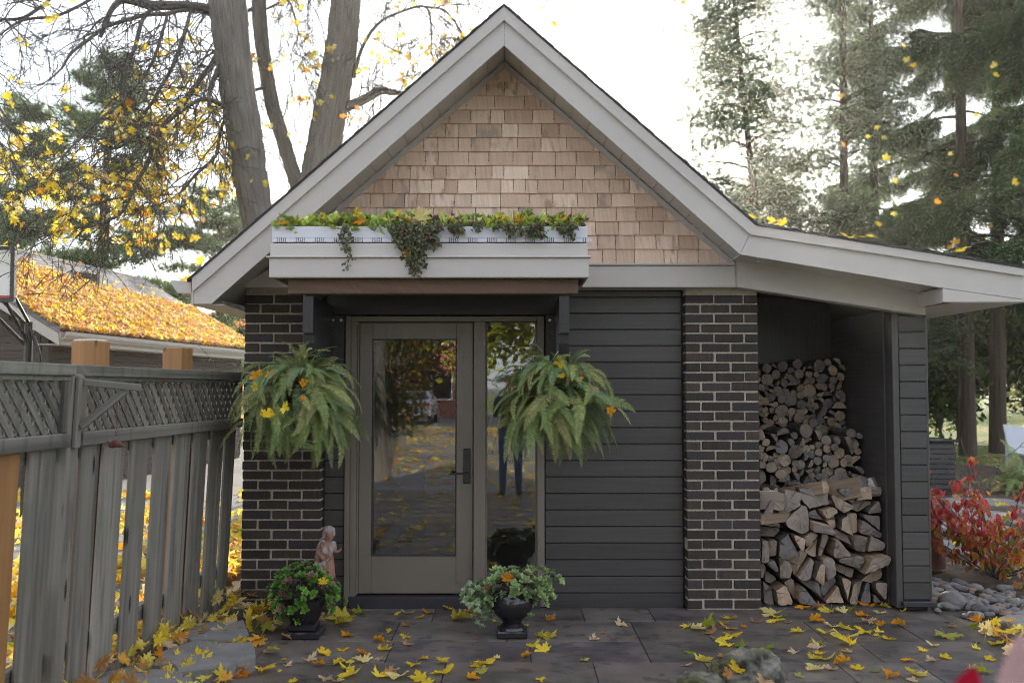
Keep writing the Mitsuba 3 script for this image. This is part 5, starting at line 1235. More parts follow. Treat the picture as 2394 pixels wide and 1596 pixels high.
LIMBS['B6'] = [(-4.47,5.5,6.39,0.019),(-4.51,5.38,6.03,0.019),(-4.54,5.25,5.74,0.018),(-4.61,5.12,5.45,0.016),(-4.68,5.0,5.27,0.012),(-4.76,4.88,5.05,0.012),(-4.85,4.75,4.7,0.009),(-4.98,4.62,4.36,0.008),(-5.1,4.5,4.03,0.004)]
LIMBS['B7'] = [(-4.27,5.8,6.55,0.023),(-4.31,5.65,6.15,0.025),(-4.4,5.5,5.69,0.023),(-4.46,5.35,5.44,0.021),(-4.53,5.2,5.15,0.022),(-4.63,5.05,4.9,0.02),(-4.68,4.9,4.67,0.019),(-4.73,4.75,4.47,0.015),(-4.91,4.6,4.37,0.011),(-5.08,4.45,4.2,0.007),(-5.25,4.3,3.98,0.006)]
LIMBS['B8'] = [(-3.75,6.9,7.01,0.027),(-3.96,6.73,6.82,0.032),(-4.05,6.56,6.59,0.035),(-4.07,6.39,6.31,0.038),(-4.07,6.22,6.02,0.045),(-4.17,6.05,5.77,0.037),(-4.28,5.88,5.47,0.037),(-4.38,5.71,5.2,0.036),(-4.49,5.54,4.95,0.036),(-4.54,5.36,4.74,0.032),(-4.54,5.19,4.56,0.029),(-4.48,5.02,4.41,0.027),(-4.55,4.85,4.1,0.022),(-4.56,4.68,3.9,0.018),(-4.64,4.51,3.6,0.018),(-4.9,4.34,3.44,0.016),(-5.23,4.17,3.34,0.012),(-5.32,4.0,3.21,0.007)]
LIMBS['B9'] = [(-3.9,5.9,5.84,0.044),(-3.98,5.75,5.48,0.03),(-3.95,5.6,5.19,0.02),(-3.9,5.45,5.03,0.013),(-4.0,5.3,4.85,0.01),(-4.06,5.15,4.57,0.008),(-4.16,5.0,4.37,0.006)]
LIMBS['B10'] = [(-3.79,5.9,5.27,0.04),(-3.92,5.77,5.32,0.033),(-4.03,5.64,5.32,0.026),(-4.15,5.51,5.21,0.02),(-4.27,5.39,5.04,0.014),(-4.47,5.26,4.84,0.011),(-4.62,5.13,4.48,0.009),(-4.79,5.0,4.13,0.006)]
LIMBS['B11'] = [(-3.56,6.9,5.86,0.025),(-3.72,6.71,5.74,0.023),(-3.85,6.52,5.58,0.021),(-3.9,6.33,5.34,0.021),(-3.93,6.14,5.11,0.019),(-3.92,5.95,4.84,0.02),(-3.91,5.76,4.58,0.02),(-4.09,5.57,4.31,0.02),(-4.25,5.38,4.01,0.016),(-4.45,5.19,3.84,0.011),(-4.75,5.0,3.74,0.006)]
LIMBS['B12'] = [(-3.56,7.0,7.05,0.018),(-3.26,6.9,7.13,0.014),(-3.14,6.8,6.94,0.013),(-3.04,6.7,6.55,0.011),(-3.09,6.6,6.29,0.009),(-2.85,6.5,6.13,0.005)]
LIMBS['B13'] = [(-2.3,7.0,6.03,0.034),(-2.16,6.93,6.46,0.026),(-1.92,6.86,6.78,0.023),(-1.57,6.79,6.93,0.02),(-1.23,6.71,6.96,0.018),(-1.14,6.64,6.62,0.015),(-1.14,6.57,6.28,0.013),(-1.05,6.5,6.08,0.008)]
LIMBS['B14'] = [(-2.41,7.0,5.6,0.078),(-2.11,6.92,5.7,0.07),(-1.89,6.85,5.8,0.062),(-1.72,6.78,5.75,0.046),(-1.53,6.7,5.71,0.031)]
LIMBS['B15'] = [(-1.24,6.8,7.0,0.018),(-0.96,6.63,6.88,0.015),(-0.75,6.47,6.58,0.013),(-0.61,6.3,6.24,0.01)]
LIMBS['T1'] = [(-3.09,6.0,1.49,0.289),(-3.28,6.0,3.0,0.243),(-3.36,6.0,3.58,0.22),(-3.51,6.0,4.41,0.237),(-3.6,6.0,5.0,0.248),(-3.7,6.0,5.59,0.243),(-3.79,6.0,6.3,0.254),(-3.86,6.0,6.9,0.266),(-4.0,6.0,8.29,0.231)]
LIMBS['T2'] = [(-2.82,7.0,3.62,0.187),(-2.98,7.0,4.12,0.124),(-3.12,7.0,4.53,0.106),(-3.3,7.0,5.1,0.106),(-3.47,7.0,5.64,0.109),(-3.58,7.0,6.22,0.106),(-3.65,7.0,6.7,0.109),(-3.69,7.0,7.31,0.112),(-3.73,7.0,8.81,0.087)]
LIMBS['T3'] = [(-2.78,7.0,1.49,0.436),(-2.82,7.0,3.99,0.336),(-2.77,7.0,4.63,0.28),(-2.71,7.0,5.07,0.261),(-2.59,7.0,5.77,0.249),(-2.47,7.0,6.54,0.236),(-2.41,7.0,7.31,0.224),(-2.33,7.0,8.81,0.187)]
rt = np.random.default_rng(2024)
def twig(p, d, L, r, rng, droop, out, ends, depth, wob=0.13):
    n = max(4, int(L / 0.10))
    P = [np.array(p)]; d = np.array(d) / np.linalg.norm(d)
    for i in range(n):
        d = d + rng.normal(size=3) * wob + np.array([0, 0, -droop * (0.4 + i / n)]) * 0.16
        if i > n * 0.65: d = d + np.array([0, 0, 0.10 * droop])
        d /= np.linalg.norm(d); P.append(P[-1] + d * L / n)
    P = np.array(P)
    out.add(tube(P, np.linspace(r, max(0.0036, r * 0.35), len(P)), 4 if r < 0.012 else 6))
    ends.append(P[-1]); ends.append(P[len(P) * 2 // 3])
    if depth:
        for _ in range(rng.integers(3, 6)):
            i = rng.integers(1, len(P) - 1)
            t = P[i + 1] - P[i]; t /= np.linalg.norm(t)
            s = rng.normal(size=3); s -= t * (s @ t); s /= np.linalg.norm(s)
            twig(P[i], t * 0.7 + s * 0.75, L * rng.uniform(0.3, 0.6), max(0.0044, r * 0.55), rng, droop * 0.8, out, ends, depth - 1)
def dress(names, n_per_m, Lr, droop, rng, depth=2, skip=0.0):
    out, ends = MB(), []
    for nm in names:
        P = smooth_path(LIMBS[nm], 5)
        out.add(tube(P[:, :3], P[:, 3] * 1.0, 8, 0.10, len(nm)))
        seg = np.linalg.norm(np.diff(P[:, :3], axis=0), axis=1); Ls = seg.sum()
        for _ in range(int(Ls * n_per_m)):
            i = int(rng.uniform(skip, 1) * (len(P) - 2))
            t = P[i + 1, :3] - P[i, :3]; t /= np.linalg.norm(t) + 1e-9
            s = rng.normal(size=3); s -= t * (s @ t); s[2] -= 0.2; s /= np.linalg.norm(s)
            twig(P[i, :3], t * 0.5 + s * 0.8, rng.uniform(*Lr), min(P[i, 3] * 0.55, 0.011), rng, droop, out, ends, depth)
    return out, np.array(ends)
def trunk(pts, sides=22, sub=10, seed=1):
    P = smooth_path(pts, sub)
    return tube(P[:, :3], P[:, 3] * 0.96, sides, 0.10, seed)
mp = thing('maple_tree', 'big maple with a thick trunk behind the roof and drooping limbs hung with yellow leaves', 'tree')
put('trunk', trunk([(-2.95, 6, -0.1, 0.34)] + LIMBS['T1'] + [(-4.3, 6.1, 11.0, 0.2)]), 'maple_bark', mp, smooth=True)
LIMBS['X1'] = [(-6.9, 4.4, 6.2, 0.03), (-6.6, 4.3, 5.6, 0.025), (-6.1, 4.2, 5.0, 0.018), (-5.7, 4.1, 4.5, 0.010), (-5.4, 4.1, 4.0, 0.006)]
LIMBS['X2'] = [(-7.0, 4.6, 5.4, 0.03), (-6.4, 4.4, 4.9, 0.02), (-5.9, 4.3, 4.3, 0.014), (-5.5, 4.2, 3.7, 0.008)]
bm, ends = dress(['B1', 'B2', 'B3', 'B4', 'B5', 'B6', 'B7', 'B9', 'B10', 'X1', 'X2'], 5.4, (0.5, 1.3), 0.9, rt)
put('branches', bm.out(), 'branch_bark', mp)
def leaf_cloud(ends, prob, n_each, rng, size=(0.045, 0.085), spread=0.055, w=(0.93, 0.03, 0.03, 0.02)):
    e = ends[rng.random(len(ends)) < prob]
    P = np.repeat(e, n_each, 0) + rng.normal(size=(len(e) * n_each, 3)) * spread
    n = len(P)
    tv, tf, tc = maple(0.2, 0.45, 9)
    nn = rng.normal(size=(n, 3)); nn[:, 2] *= 0.6; nn[:, 1] -= 0.5
    return scatter(tv - [0, 0.1, 0], tf, rots(nn, rng.uniform(2.0, 4.3, n)), P, rng.uniform(*size, n), mix_cols(n, rng, *w), tc)
dens = np.clip((-4.7 - ends[:, 0]) * 0.85, 0, 1) * np.clip((5.25 - ends[:, 2]) * 1.2, 0, 1) * np.clip((ends[:, 2] - 3.35) * 2.5, 0, 1)
dens = np.clip(dens * 0.10 * (0.15 + 1.9 * (meshkit.fbm(ends * 1.6, 3) > 0.52)) * np.clip((5.0 - ends[:, 2]) * 1.0, 0.15, 1), 0.008, 1)
put('crown', leaf_cloud(ends, dens, 4, rt), 'leaf', mp, kind='stuff')
m2 = thing('maple_tree', 'maple with two grey stems behind the shed, right of the thick trunk', 'tree')
put('trunk', trunk([(-2.75, 7, -0.1, 0.5)] + LIMBS['T3'] + [(-2.1, 7, 11.5, 0.17)], seed=3), 'maple_bark', m2, smooth=True)
put('side_trunk', trunk([(-2.72, 7, 3.1, 0.2)] + LIMBS['T2'] + [(-3.85, 7, 11.0, 0.07)], 18, 10, 5), 'maple_bark', m2, smooth=True)
LIMBS['X4'] = [(-2.2, 7, 8.2, 0.03), (-1.5, 6.8, 8.0, 0.022), (-0.8, 6.6, 7.7, 0.016), (-0.2, 6.4, 7.3, 0.010), (0.3, 6.2, 6.9, 0.006)]
LIMBS['X5'] = [(-3.7, 7, 8.4, 0.03), (-3.2, 6.9, 8.1, 0.02), (-2.95, 6.8, 7.4, 0.014), (-2.9, 6.7, 6.6, 0.008)]
LIMBS['X6'] = [(-2.2, 7, 8.8, 0.03), (-0.9, 6.8, 8.6, 0.022), (0.4, 6.6, 8.2, 0.016), (1.4, 6.4, 7.6, 0.010), (2.0, 6.2, 7.1, 0.006)]
bm, ends2 = dress(['B8', 'B11', 'B12', 'B13', 'B14', 'B15', 'X4', 'X5', 'X6'], 9.5, (0.5, 1.35), 1.0, rt, 2, 0.1)
put('branches', bm.out(), 'branch_bark', m2)
dens = np.where(ends2[:, 0] < -3.6, 0.05 + 0.10 * (ends2[:, 0] < -4.3), 0.018) * (ends2[:, 2] > 3.3)
put('crown', leaf_cloud(ends2, dens, 3, rt, (0.05, 0.085), 0.06, (0.8, 0.12, 0.06, 0.02)), 'leaf', m2, kind='stuff')
# thin saplings between the trunks
k = thing('bare_sapling', 'bunch of thin bare upright saplings between the maple trunks', 'sapling')
mb = MB(); en = []
for i in range(14): twig((-3.0 + rt.uniform(-0.8, 0.7), 9 + rt.random() * 2, 0.0), (rt.normal() * 0.05, 0, 1), rt.uniform(5.6, 8.0), 0.020, rt, -0.12, mb, en, 1, 0.035)
put('stems', mb.out(), 'branch_bark', k)

# ---- conifers
def blades(n, rng, len_=1.0, wid=0.06, up=0.0, zsq=1.0):
    """Thin triangles radiating from the origin."""
    d = dirs(n, rng, up, zsq)
    s = np.cross(d, rng.normal(size=(n, 3))); s /= np.linalg.norm(s, axis=1, keepdims=True)
    L = len_ * rng.uniform(0.7, 1.0, (n, 1))
    v = np.stack([s * wid * 0.5, -s * wid * 0.5, d * L], 1).reshape(-1, 3)
    return v, np.arange(3 * n).reshape(-1, 3)
rc = np.random.default_rng(99)
tuft_v, tuft_f = blades(11, rc, 1.0, 0.11, 0.5)
def brush(n, rng, spread=0.20, wid=0.026):
    """A hanging or reaching twig along +x set with needles."""
    v, f = [], []
    for i in range(n):
        x = i / n
        for s in range(2):
            a = rng.uniform(0, 6.28)
            q = np.array([0.10 + 0.05 * rng.random(), spread * math.cos(a), spread * math.sin(a)]) * (1 - 0.5 * x)
            k = len(v)
            v += [[x - wid, 0, 0], [x + wid, 0, 0], [x + q[0], q[1], q[2]]]
            f.append([k, k + 1, k + 2])
    k = len(v); v += [[0, 0.012, 0], [0, -0.012, 0], [1, 0, 0]]; f.append([k, k + 1, k + 2])
    return np.array(v), np.array(f)
brush_v, brush_f = brush(10, rc)
spray_v, spray_f = [], []
for i, (a, l) in enumerate([(0, 1.0), (0.55, 0.7), (-0.5, 0.72), (0.25, 0.85), (-0.9, 0.45)]):
    x0 = 0.12 * (i % 3)
    d = np.array([math.cos(a), math.sin(a), 0]); s = np.array([-d[1], d[0], 0]) * 0.065
    kk = len(spray_v)
    spray_v += [np.array([x0, 0, 0]), d * l * 0.6 + s + [x0, 0, 0.04], d * l + [x0, 0, -0.05], d * l * 0.6 - s + [x0, 0, 0.02]]
    spray_f += [[kk, kk + 1, kk + 2], [kk, kk + 2, kk + 3]]
spray_v, spray_f = np.array(spray_v), np.array(spray_f)
def align(d, spin):
    """Rotations that take +x to the direction d."""
    d = d / np.linalg.norm(d, axis=1, keepdims=True)
    ref = np.where(np.abs(d[:, 2:]) < 0.95, [[0, 0, 1.0]], [[1.0, 0, 0]])
    b = np.cross(ref, d); b /= np.linalg.norm(b, axis=1, keepdims=True); c = np.cross(d, b)
    cs, sn = np.cos(spin)[:, None], np.sin(spin)[:, None]
    return np.stack([d, b * cs + c * sn, -b * sn + c * cs], -1)
def conifer(name, label, base, top, r0, boughs, reach, kind, rng, zlo=0.15, col=((0.030, 0.055, 0.020), (0.075, 0.115, 0.04)), lean=None, dens=1.0, cat='tree', face=None, bark_='conifer_bark'):
    k = thing(name, label, cat)
    base, top = np.array(base, float), np.array(top, float)
    H = top[2] - base[2]
    m = np.linspace(0, 1, 14)[:, None]
    path = base + (top - base) * m
    if lean is not None: path = path + np.array(lean) * np.sin(m * np.pi)
    put('trunk', tube(path, r0 * (1 - 0.8 * m[:, 0]) + 0.012, 12, 0.12, 2), bark_, k, smooth=True)
    bm, P_, D_, S_, C_ = MB(), [], [], [], []
    for i in range(boughs):
        u = zlo + (1 - zlo) * (rng.random() ** 0.9)
        p = base + (top - base) * u + (np.array(lean) * math.sin(u * math.pi) if lean is not None else 0)
        a = rng.uniform(0, 6.283) if face is None else face[0] + rng.normal() * face[1]
        L = reach * (1 - u) ** 0.65 * rng.uniform(0.6, 1.1) + 0.25
        n = 12
        t = np.linspace(0, 1, n)[:, None]
        o = np.array([math.cos(a), math.sin(a), 0])
        if kind == 'spruce': zc = 0.12 * L * t - 0.50 * L * t**1.6 + 0.16 * L * t**4
        elif kind == 'pine': zc = 0.10 * L * t + 0.05 * L * t**3
        else: zc = 0.45 * L * t - 0.50 * L * t**2
        B = p + o * L * t + np.array([0, 0, 1.0]) * zc + np.cumsum(rng.normal(size=(n, 3)) * 0.025 * L / 2, 0) * t
        bm.add(tube(B, np.linspace(0.012 + 0.010 * L, 0.004, n), 4))
        cnt = int(L * dens * (30 if kind == 'spruce' else 24 if kind == 'pine' else 62)) + 3
        q = rng.uniform(0.22 if kind != 'cedar' else 0.12, 1.0, cnt) ** 0.8 * (n - 1)
        i0 = np.minimum(q.astype(int), n - 2); fr = (q - i0)[:, None]
        Q = B[i0] * (1 - fr) + B[i0 + 1] * fr
        side = np.array([-o[1], o[0], 0])
        sgn = rng.choice([-1, 1], cnt)[:, None]
        tone = np.clip(rng.random() * 0.8 + rng.uniform(-0.15, 0.35, (cnt, 1)), 0, 1)
        c = np.array(col[0]) * (1 - tone) + np.array(col[1]) * tone
        if kind == 'spruce':
            w = (1 - q / (n - 1))[:, None]
            rch = rng.uniform(0.15, 0.55, (cnt, 1)) * (0.3 + w) * min(L, 1.8) * 0.55
            Q2 = Q + side * sgn * rch + o * rch * 0.5 - np.array([0, 0, 1]) * rch * 0.45
            d1 = Q2 - Q
            for A_, D1 in ((Q, d1), ((Q + Q2) / 2, d1 * 0.6 + np.array([0, 0, -0.35]) * rng.uniform(0.5, 1.2, (cnt, 1))), (Q2, np.array([0, 0, -0.5]) + o * 0.15 + rng.normal(size=(cnt, 3)) * 0.1), (Q, np.array([0, 0, -0.45]) + rng.normal(size=(cnt, 3)) * 0.12)):
                P_.append(A_); D_.append(D1); S_.append(np.clip(np.linalg.norm(D1, axis=1), 0.18, 0.50)); C_.append(c * rng.uniform(0.75, 1.2, (cnt, 1)))
        elif kind == 'pine':
            for _ in range(2):
                P_.append(Q + (side * sgn * rng.uniform(0, 0.55, (cnt, 1)) * L * 0.3) + rng.normal(size=(cnt, 3)) * [0.12, 0.12, 0.07]); D_.append(o + np.array([0, 0, 0.6]) + rng.normal(size=(cnt, 3)) * 0.4); S_.append(rng.uniform(0.16, 0.27, cnt)); C_.append(c)
        else:
            for _ in range(2):
                P_.append(Q + rng.normal(size=(cnt, 3)) * [0.16, 0.16, 0.13]); D_.append(o * 0.6 + side * sgn * 0.6 + np.array([0, 0, -0.25]) + rng.normal(size=(cnt, 3)) * 0.5); S_.append(rng.uniform(0.08, 0.15, cnt)); C_.append(c * rng.uniform(0.8, 1.2, (cnt, 1)))
    put('boughs', bm.out(), bark_, k, kind='stuff')
    P_, D_, S_, C_ = np.vstack(P_), np.vstack(D_), np.concatenate(S_), np.vstack(C_)
    tv, tf = {'spruce': (brush_v, brush_f), 'pine': (tuft_v, tuft_f), 'cedar': (spray_v, spray_f)}[kind]
    R = rots(D_, rng.uniform(0, 6.28, len(P_))) if kind == 'pine' else align(D_, rng.uniform(0, 6.28, len(P_)))
    put('crown', scatter(tv, tf, R, P_, S_, C_), 'needle', k, kind='stuff')
    return k
CED = ((0.055, 0.086, 0.05), (0.14, 0.19, 0.095))
conifer('cedar_tree', 'airy cedar with a leaning grey trunk just right of the sun, nearest the gable', (5.45, 12.2, 0), (4.35, 12.2, 10.4), 0.10, 135, 2.1, 'cedar', rc, 0.18, CED, (-0.1, 0, 0))
conifer('cedar_tree', 'tall cedar with a straight trunk above the lean-to roof', (6.45, 12.0, 0), (6.55, 12.0, 12.5), 0.11, 110, 1.7, 'cedar', rc, 0.2, CED)
conifer('cedar_tree', 'darker cedar filling the gap behind the straight trunk', (8.2, 15.0, 0), (8.2, 15, 11.5), 0.14, 110, 2.1, 'cedar', rc, 0.15, CED)
conifer('cedar_tree', 'low bushy cedar behind the kink of the shed roof', (6.0, 15.5, 0), (6.0, 15.5, 6.6), 0.12, 90, 1.7, 'cedar', rc, 0.2, ((0.045, 0.075, 0.03), (0.12, 0.16, 0.06)))
SPR = ((0.022, 0.042, 0.022), (0.105, 0.155, 0.062))
conifer('spruce_tree', 'large spruce with drooping boughs at the right, its reddish trunk the left of the two', (10.47, 15.6, 0), (10.3, 15.2, 15), 0.19, 66, 4.6, 'spruce', rc, 0.24, SPR)
conifer('spruce_tree', 'large spruce whose trunk is the right of the two below the eave', (11.6, 16.5, 0), (11.8, 16.2, 16), 0.19, 58, 4.4, 'spruce', rc, 0.25, SPR)
conifer('spruce_tree', 'nearest spruce reaching in from beyond the right edge with heavy drooping boughs', (9.9, 9.6, 0), (9.9, 9.6, 13), 0.17, 56, 3.6, 'spruce', rc, 0.34, ((0.045, 0.078, 0.036), (0.12, 0.175, 0.07)))
PIN = ((0.12, 0.175, 0.085), (0.24, 0.31, 0.14))
conifer('pine_tree', 'tall white pine with layered blue green boughs behind the garage', (-11.9, 21, 0), (-11.6, 21, 11.2), 0.25, 105, 3.9, 'pine', rc, 0.22, PIN)
conifer('pine_tree', 'second white pine farther left behind the garage roof', (-15.2, 23, 0), (-15.2, 23, 10.5), 0.25, 85, 4.2, 'pine', rc, 0.22, PIN)
conifer('pine_tree', 'young pine low behind the right end of the garage roof', (-9.3, 24, 0), (-9.3, 24, 8.6), 0.14, 70, 3.6, 'pine', rc, 0.15, PIN)
def broadleaf(name, label, c, r, trunk_h, n, cols, rng, size=(0.10, 0.2), tr=0.1, cat='tree'):
    k = thing(name, label, cat)
    c, r = np.array(c, float), np.array(r, float)
    mb = MB(); mb.add(tube(smooth_path([(c[0], c[1], -0.1), (c[0] + 0.05, c[1], trunk_h * 0.5), (c[0], c[1], trunk_h), (c[0] - 0.05, c[1], c[2] + r[2] * 0.3)], 4), np.linspace(tr, tr * 0.3, 13), 8))
    cl = c + dirs(46, rng) * r * rng.uniform(0.35, 1.0, (46, 1))
    for q in cl[:26]: mb.add(tube([(c[0], c[1], max(trunk_h * 0.8, 0.1)), (q + c) / 2 - [0, 0, 0.1], q], [tr * 0.4, tr * 0.2, 0.006], 5))
    put('trunk', mb.out(), 'branch_bark', k)
    g = rng.integers(46, size=n)
    P = cl[g] + rng.normal(size=(n, 3)) * r * 0.16
    cc = np.array([cols[i] for i in rng.integers(len(cols), size=n)]) * rng.uniform(0.7, 1.25, (n, 1))
    put('crown', scatter(el_v, el_f, rots(dirs(n, rng, 0.3), rng.uniform(0, 6.28, n)), P, rng.uniform(*size, n), cc), 'leaf', k, kind='stuff')
    return k
OR_ = [(0.66, 0.26, 0.04), (0.72, 0.38, 0.06), (0.55, 0.18, 0.04)]
broadleaf('autumn_tree', 'orange autumn tree far behind, glimpsed between the garage and the brick pillar', (-8.6, 27, 2.9), (2.0, 1.6, 2.2), 1.2, 5200, OR_, rc, (0.10, 0.2))
broadleaf('autumn_tree', 'second orange tree beyond the garage end', (-10.8, 31, 3.0), (2.0, 1.6, 2.2), 1.2, 3600, OR_, rc, (0.10, 0.2))
DG = [(0.040, 0.060, 0.022), (0.07, 0.10, 0.03), (0.11, 0.13, 0.04)]
for i, (x, y_, z, a, b, h) in enumerate([(9.3, 20.5, 2.6, 1.8, 1.2, 2.6), (12.2, 21, 2.8, 1.8, 1.2, 2.6), (14.6, 20, 3.2, 2.0, 1.4, 2.6), (7.6, 19, 2.2, 1.3, 1.2, 2.2), (10.9, 22.5, 2.7, 1.7, 1.2, 2.5), (13.6, 23, 3.0, 1.8, 1.2, 2.6)]):
    broadleaf('evergreen_shrub', ['dark evergreen shrub behind the left tree trunk', 'dark evergreen shrub behind the right tree trunk', 'tall dark evergreen mass at the right edge', 'dark evergreen shrub close behind the shed wall corner', 'dark evergreen shrub farther back between the two tree trunks', 'dark evergreen shrub farther back right of the two trunks'][i], (x, y_, z), (a * 1.15, b, h), 0.4, 8500, DG, rc, (0.13, 0.26), 0.08, 'shrub')
for i, (x, y_) in enumerate([(17, 55), (26, 60), (34, 58), (42, 62), (8, 62)]):
    broadleaf('distant_tree', ['distant bushy tree beyond the lawn, just right of the trunks', 'distant tree beyond the lawn, second from the trunks', 'distant tree beyond the lawn, third from the trunks', 'distant tree at the far right beyond the lawn', 'distant tree straight behind the shed'][i], (x, y_, 4.0), (4.5, 2, 4.2), 1.5, 2200, [(0.10, 0.12, 0.03), (0.20, 0.18, 0.04), (0.07, 0.10, 0.03)], rc, (0.3, 0.6), 0.2)
# dry stems and brush under the spruces
k = thing('dry_brush', 'tangle of bare grey twigs beside the shed wall under the spruces', 'brush')
mb = MB(); en = []
for i in range(16): twig((6.4 + rc.normal() * 0.4, 7.0 + rc.normal() * 0.3, 0.0), (rc.normal() * 0.5 - 0.2, rc.normal() * 0.3, 0.9), rc.uniform(0.5, 1.1), 0.006, rc, 0.3, mb, en, 1)
put('stems', mb.out(), 'branch_bark', k)
k = thing('dead_branch', 'pale dead branch reaching left from the nearer spruce trunk', 'branch')
mb = MB(); en = []
for i in range(5): twig((10.2, 15.4, 2.5 + 0.25 * i), (-1, -0.3, 0.05 * i - 0.1), rc.uniform(1.4, 2.4), 0.016, rc, 0.1, mb, en, 1)
put('stems', mb.out(), 'flat_stone', k)
# yellow leaves caught in the spruce boughs
for i in range(34):
    P = np.array([rc.uniform(5.2, 9.2), rc.uniform(7.2, 11.5), rc.uniform(2.6, 7.2)])
    if P[0] < 5.8 and P[2] < 3.2: continue
    place_leaf(*P, rc.uniform(0.10, 0.16), 'y' if rc.random() < 0.8 else 'o', rc, 'caught in the conifer boughs', nrm=(rc.normal() * 0.4, -1, rc.random()))

# ================================================================== BEHIND THE PHOTOGRAPHER (seen in the door glass)
rb = np.random.default_rng(321)
hs = thing('brick_house', 'red brick house across the drive, seen only as a reflection in the door glass', 'house')
put('wall', box(-11, -1.5, -52, -46, -0.1, 6.2, 0.01), 'red_brick_far', hs)
put('roof', prism([(-11.6, 6.2), (-0.9, 6.2), (-2.6, 9.2), (-9.9, 9.2)], -52.6, -45.4), 'roof_asphalt', hs)
for x in (-9.4, -6.6, -3.8):
    for z in (0.9, 3.9):
        w = put('window', box(x - 0.6, x + 0.6, -46.01, -45.93, z, z + 1.4), 'white_paint', hs)
        put('pane', box(x - 0.5, x + 0.5, -45.94, -45.92, z + 0.1, z + 1.3), 'car_glass', w)
broadleaf('garden_tree', 'dark bushy evergreen by the drive, seen in the door glass', (-4.2, -26, 2.2), (1.7, 1.6, 2.4), 0.8, 2600, [(0.03, 0.05, 0.02), (0.07, 0.09, 0.03), (0.2, 0.13, 0.03)], rb, (0.14, 0.26), 0.12)
broadleaf('garden_tree', 'brown and green shrub in front of the brick house, seen in the door glass', (-4.6, -40, 3.2), (2.2, 1.6, 2.6), 1.2, 2200, [(0.16, 0.09, 0.03), (0.07, 0.09, 0.03), (0.22, 0.10, 0.05)], rb, (0.2, 0.34), 0.14)
broadleaf('garden_tree', 'yellow green willow behind the drive, seen in the sidelight glass', (-1.2, -26, 5.6), (3.2, 2.2, 3.4), 2.2, 6200, [(0.33, 0.34, 0.05), (0.44, 0.40, 0.06), (0.22, 0.26, 0.05)], rb, (0.22, 0.4), 0.3)
broadleaf('garden_tree', 'tree with a pale trunk on the lawn behind the photographer', (2.6, -20, 5.8), (3.0, 2.4, 2.6), 3.6, 3600, [(0.40, 0.30, 0.05), (0.30, 0.28, 0.05)], rb, (0.16, 0.3), 0.28)
k = thing('street_tree', 'dark trunked tree by the drive, mirrored at the left of the door glass', 'tree')
put('trunk', tube(smooth_path([(-2.42, -10.2, -0.1, 0.36), (-2.45, -10.2, 0.5, 0.26), (-2.5, -10.2, 3, 0.22), (-2.6, -10.3, 7, 0.16)], 5)[:, :3], np.linspace(0.32, 0.15, 16), 14, 0.12), 'maple_bark', k, smooth=True)
mb = MB(); en = []
for i in range(16): twig((-2.6, -10.3, 5.5 + 0.1 * i), (rb.normal(), rb.normal(), 0.5), rb.uniform(2, 3.5), 0.05, rb, 0.2, mb, en, 1)
put('branches', mb.out(), 'branch_bark', k)
# parked car far down the drive
car = thing('parked_car', 'silver car parked down the drive, seen small in the door glass', 'car')
CX, CY = -4.4, -38.0
prof = [(-2.1, 0.35), (-2.15, 0.75), (-1.9, 0.98), (-1.55, 1.02), (-1.0, 1.42), (0.6, 1.45), (1.25, 1.0), (2.0, 0.86), (2.15, 0.6), (2.1, 0.35)]
m = prism_x([(a, b) for a, b in prof], -0.85, 0.85)
v, f = m[0].copy(), m[1]
v[:, 0] *= np.where(v[:, 2] > 1.1, 0.80, 1.0)
put('body', (v[:, [0, 1, 2]] * [1, -1, 1] + [CX, CY, 0], f[:, ::-1]), 'car_paint', car)
mb = MB()
mb.add((np.array([[-0.62, 1.45, 1.06], [0.62, 1.45, 1.06], [0.55, 1.02, 1.38], [-0.55, 1.02, 1.38]]) + [CX, CY + 0.06, 0.0], np.array([[0, 1, 2], [0, 2, 3]])))
for s in (-1, 1): mb.add((np.array([[s * 0.80, 1.2, 1.06], [s * 0.80, -0.9, 1.06], [s * 0.71, -0.6, 1.38], [s * 0.71, 0.9, 1.38]]) + [CX, CY, 0.0], np.array([[0, 1, 2], [0, 2, 3]])))
put('window', mb.out(), 'car_glass', car)
for s in (-1, 1):
    put('tail_light', box(CX + s * 0.62 - 0.16, CX + s * 0.62 + 0.16, CY + 2.09, CY + 2.14, 0.74, 0.92, 0.01), 'tail_lamp', car)
    for q in (-1.3, 1.3):
        a = np.linspace(0, 2 * np.pi, 19)
        w = put('wheel', lathe([(0.001, -0.1), (0.31, -0.1), (0.33, -0.06), (0.33, 0.06), (0.31, 0.1), (0.001, 0.1)], 22)[:2], 'rubber', car, to_world=T().translate([CX + s * 0.78, CY + q, 0.29]).rotate([0, 1, 0], 90))
        put('rim', lathe([(0.001, 0.112), (0.2, 0.105), (0.21, 0.10)], 18)[:2], 'steel', w, to_world=T().translate([CX + s * 0.78, CY + q, 0.29]).rotate([0, 1, 0], 90 * s))

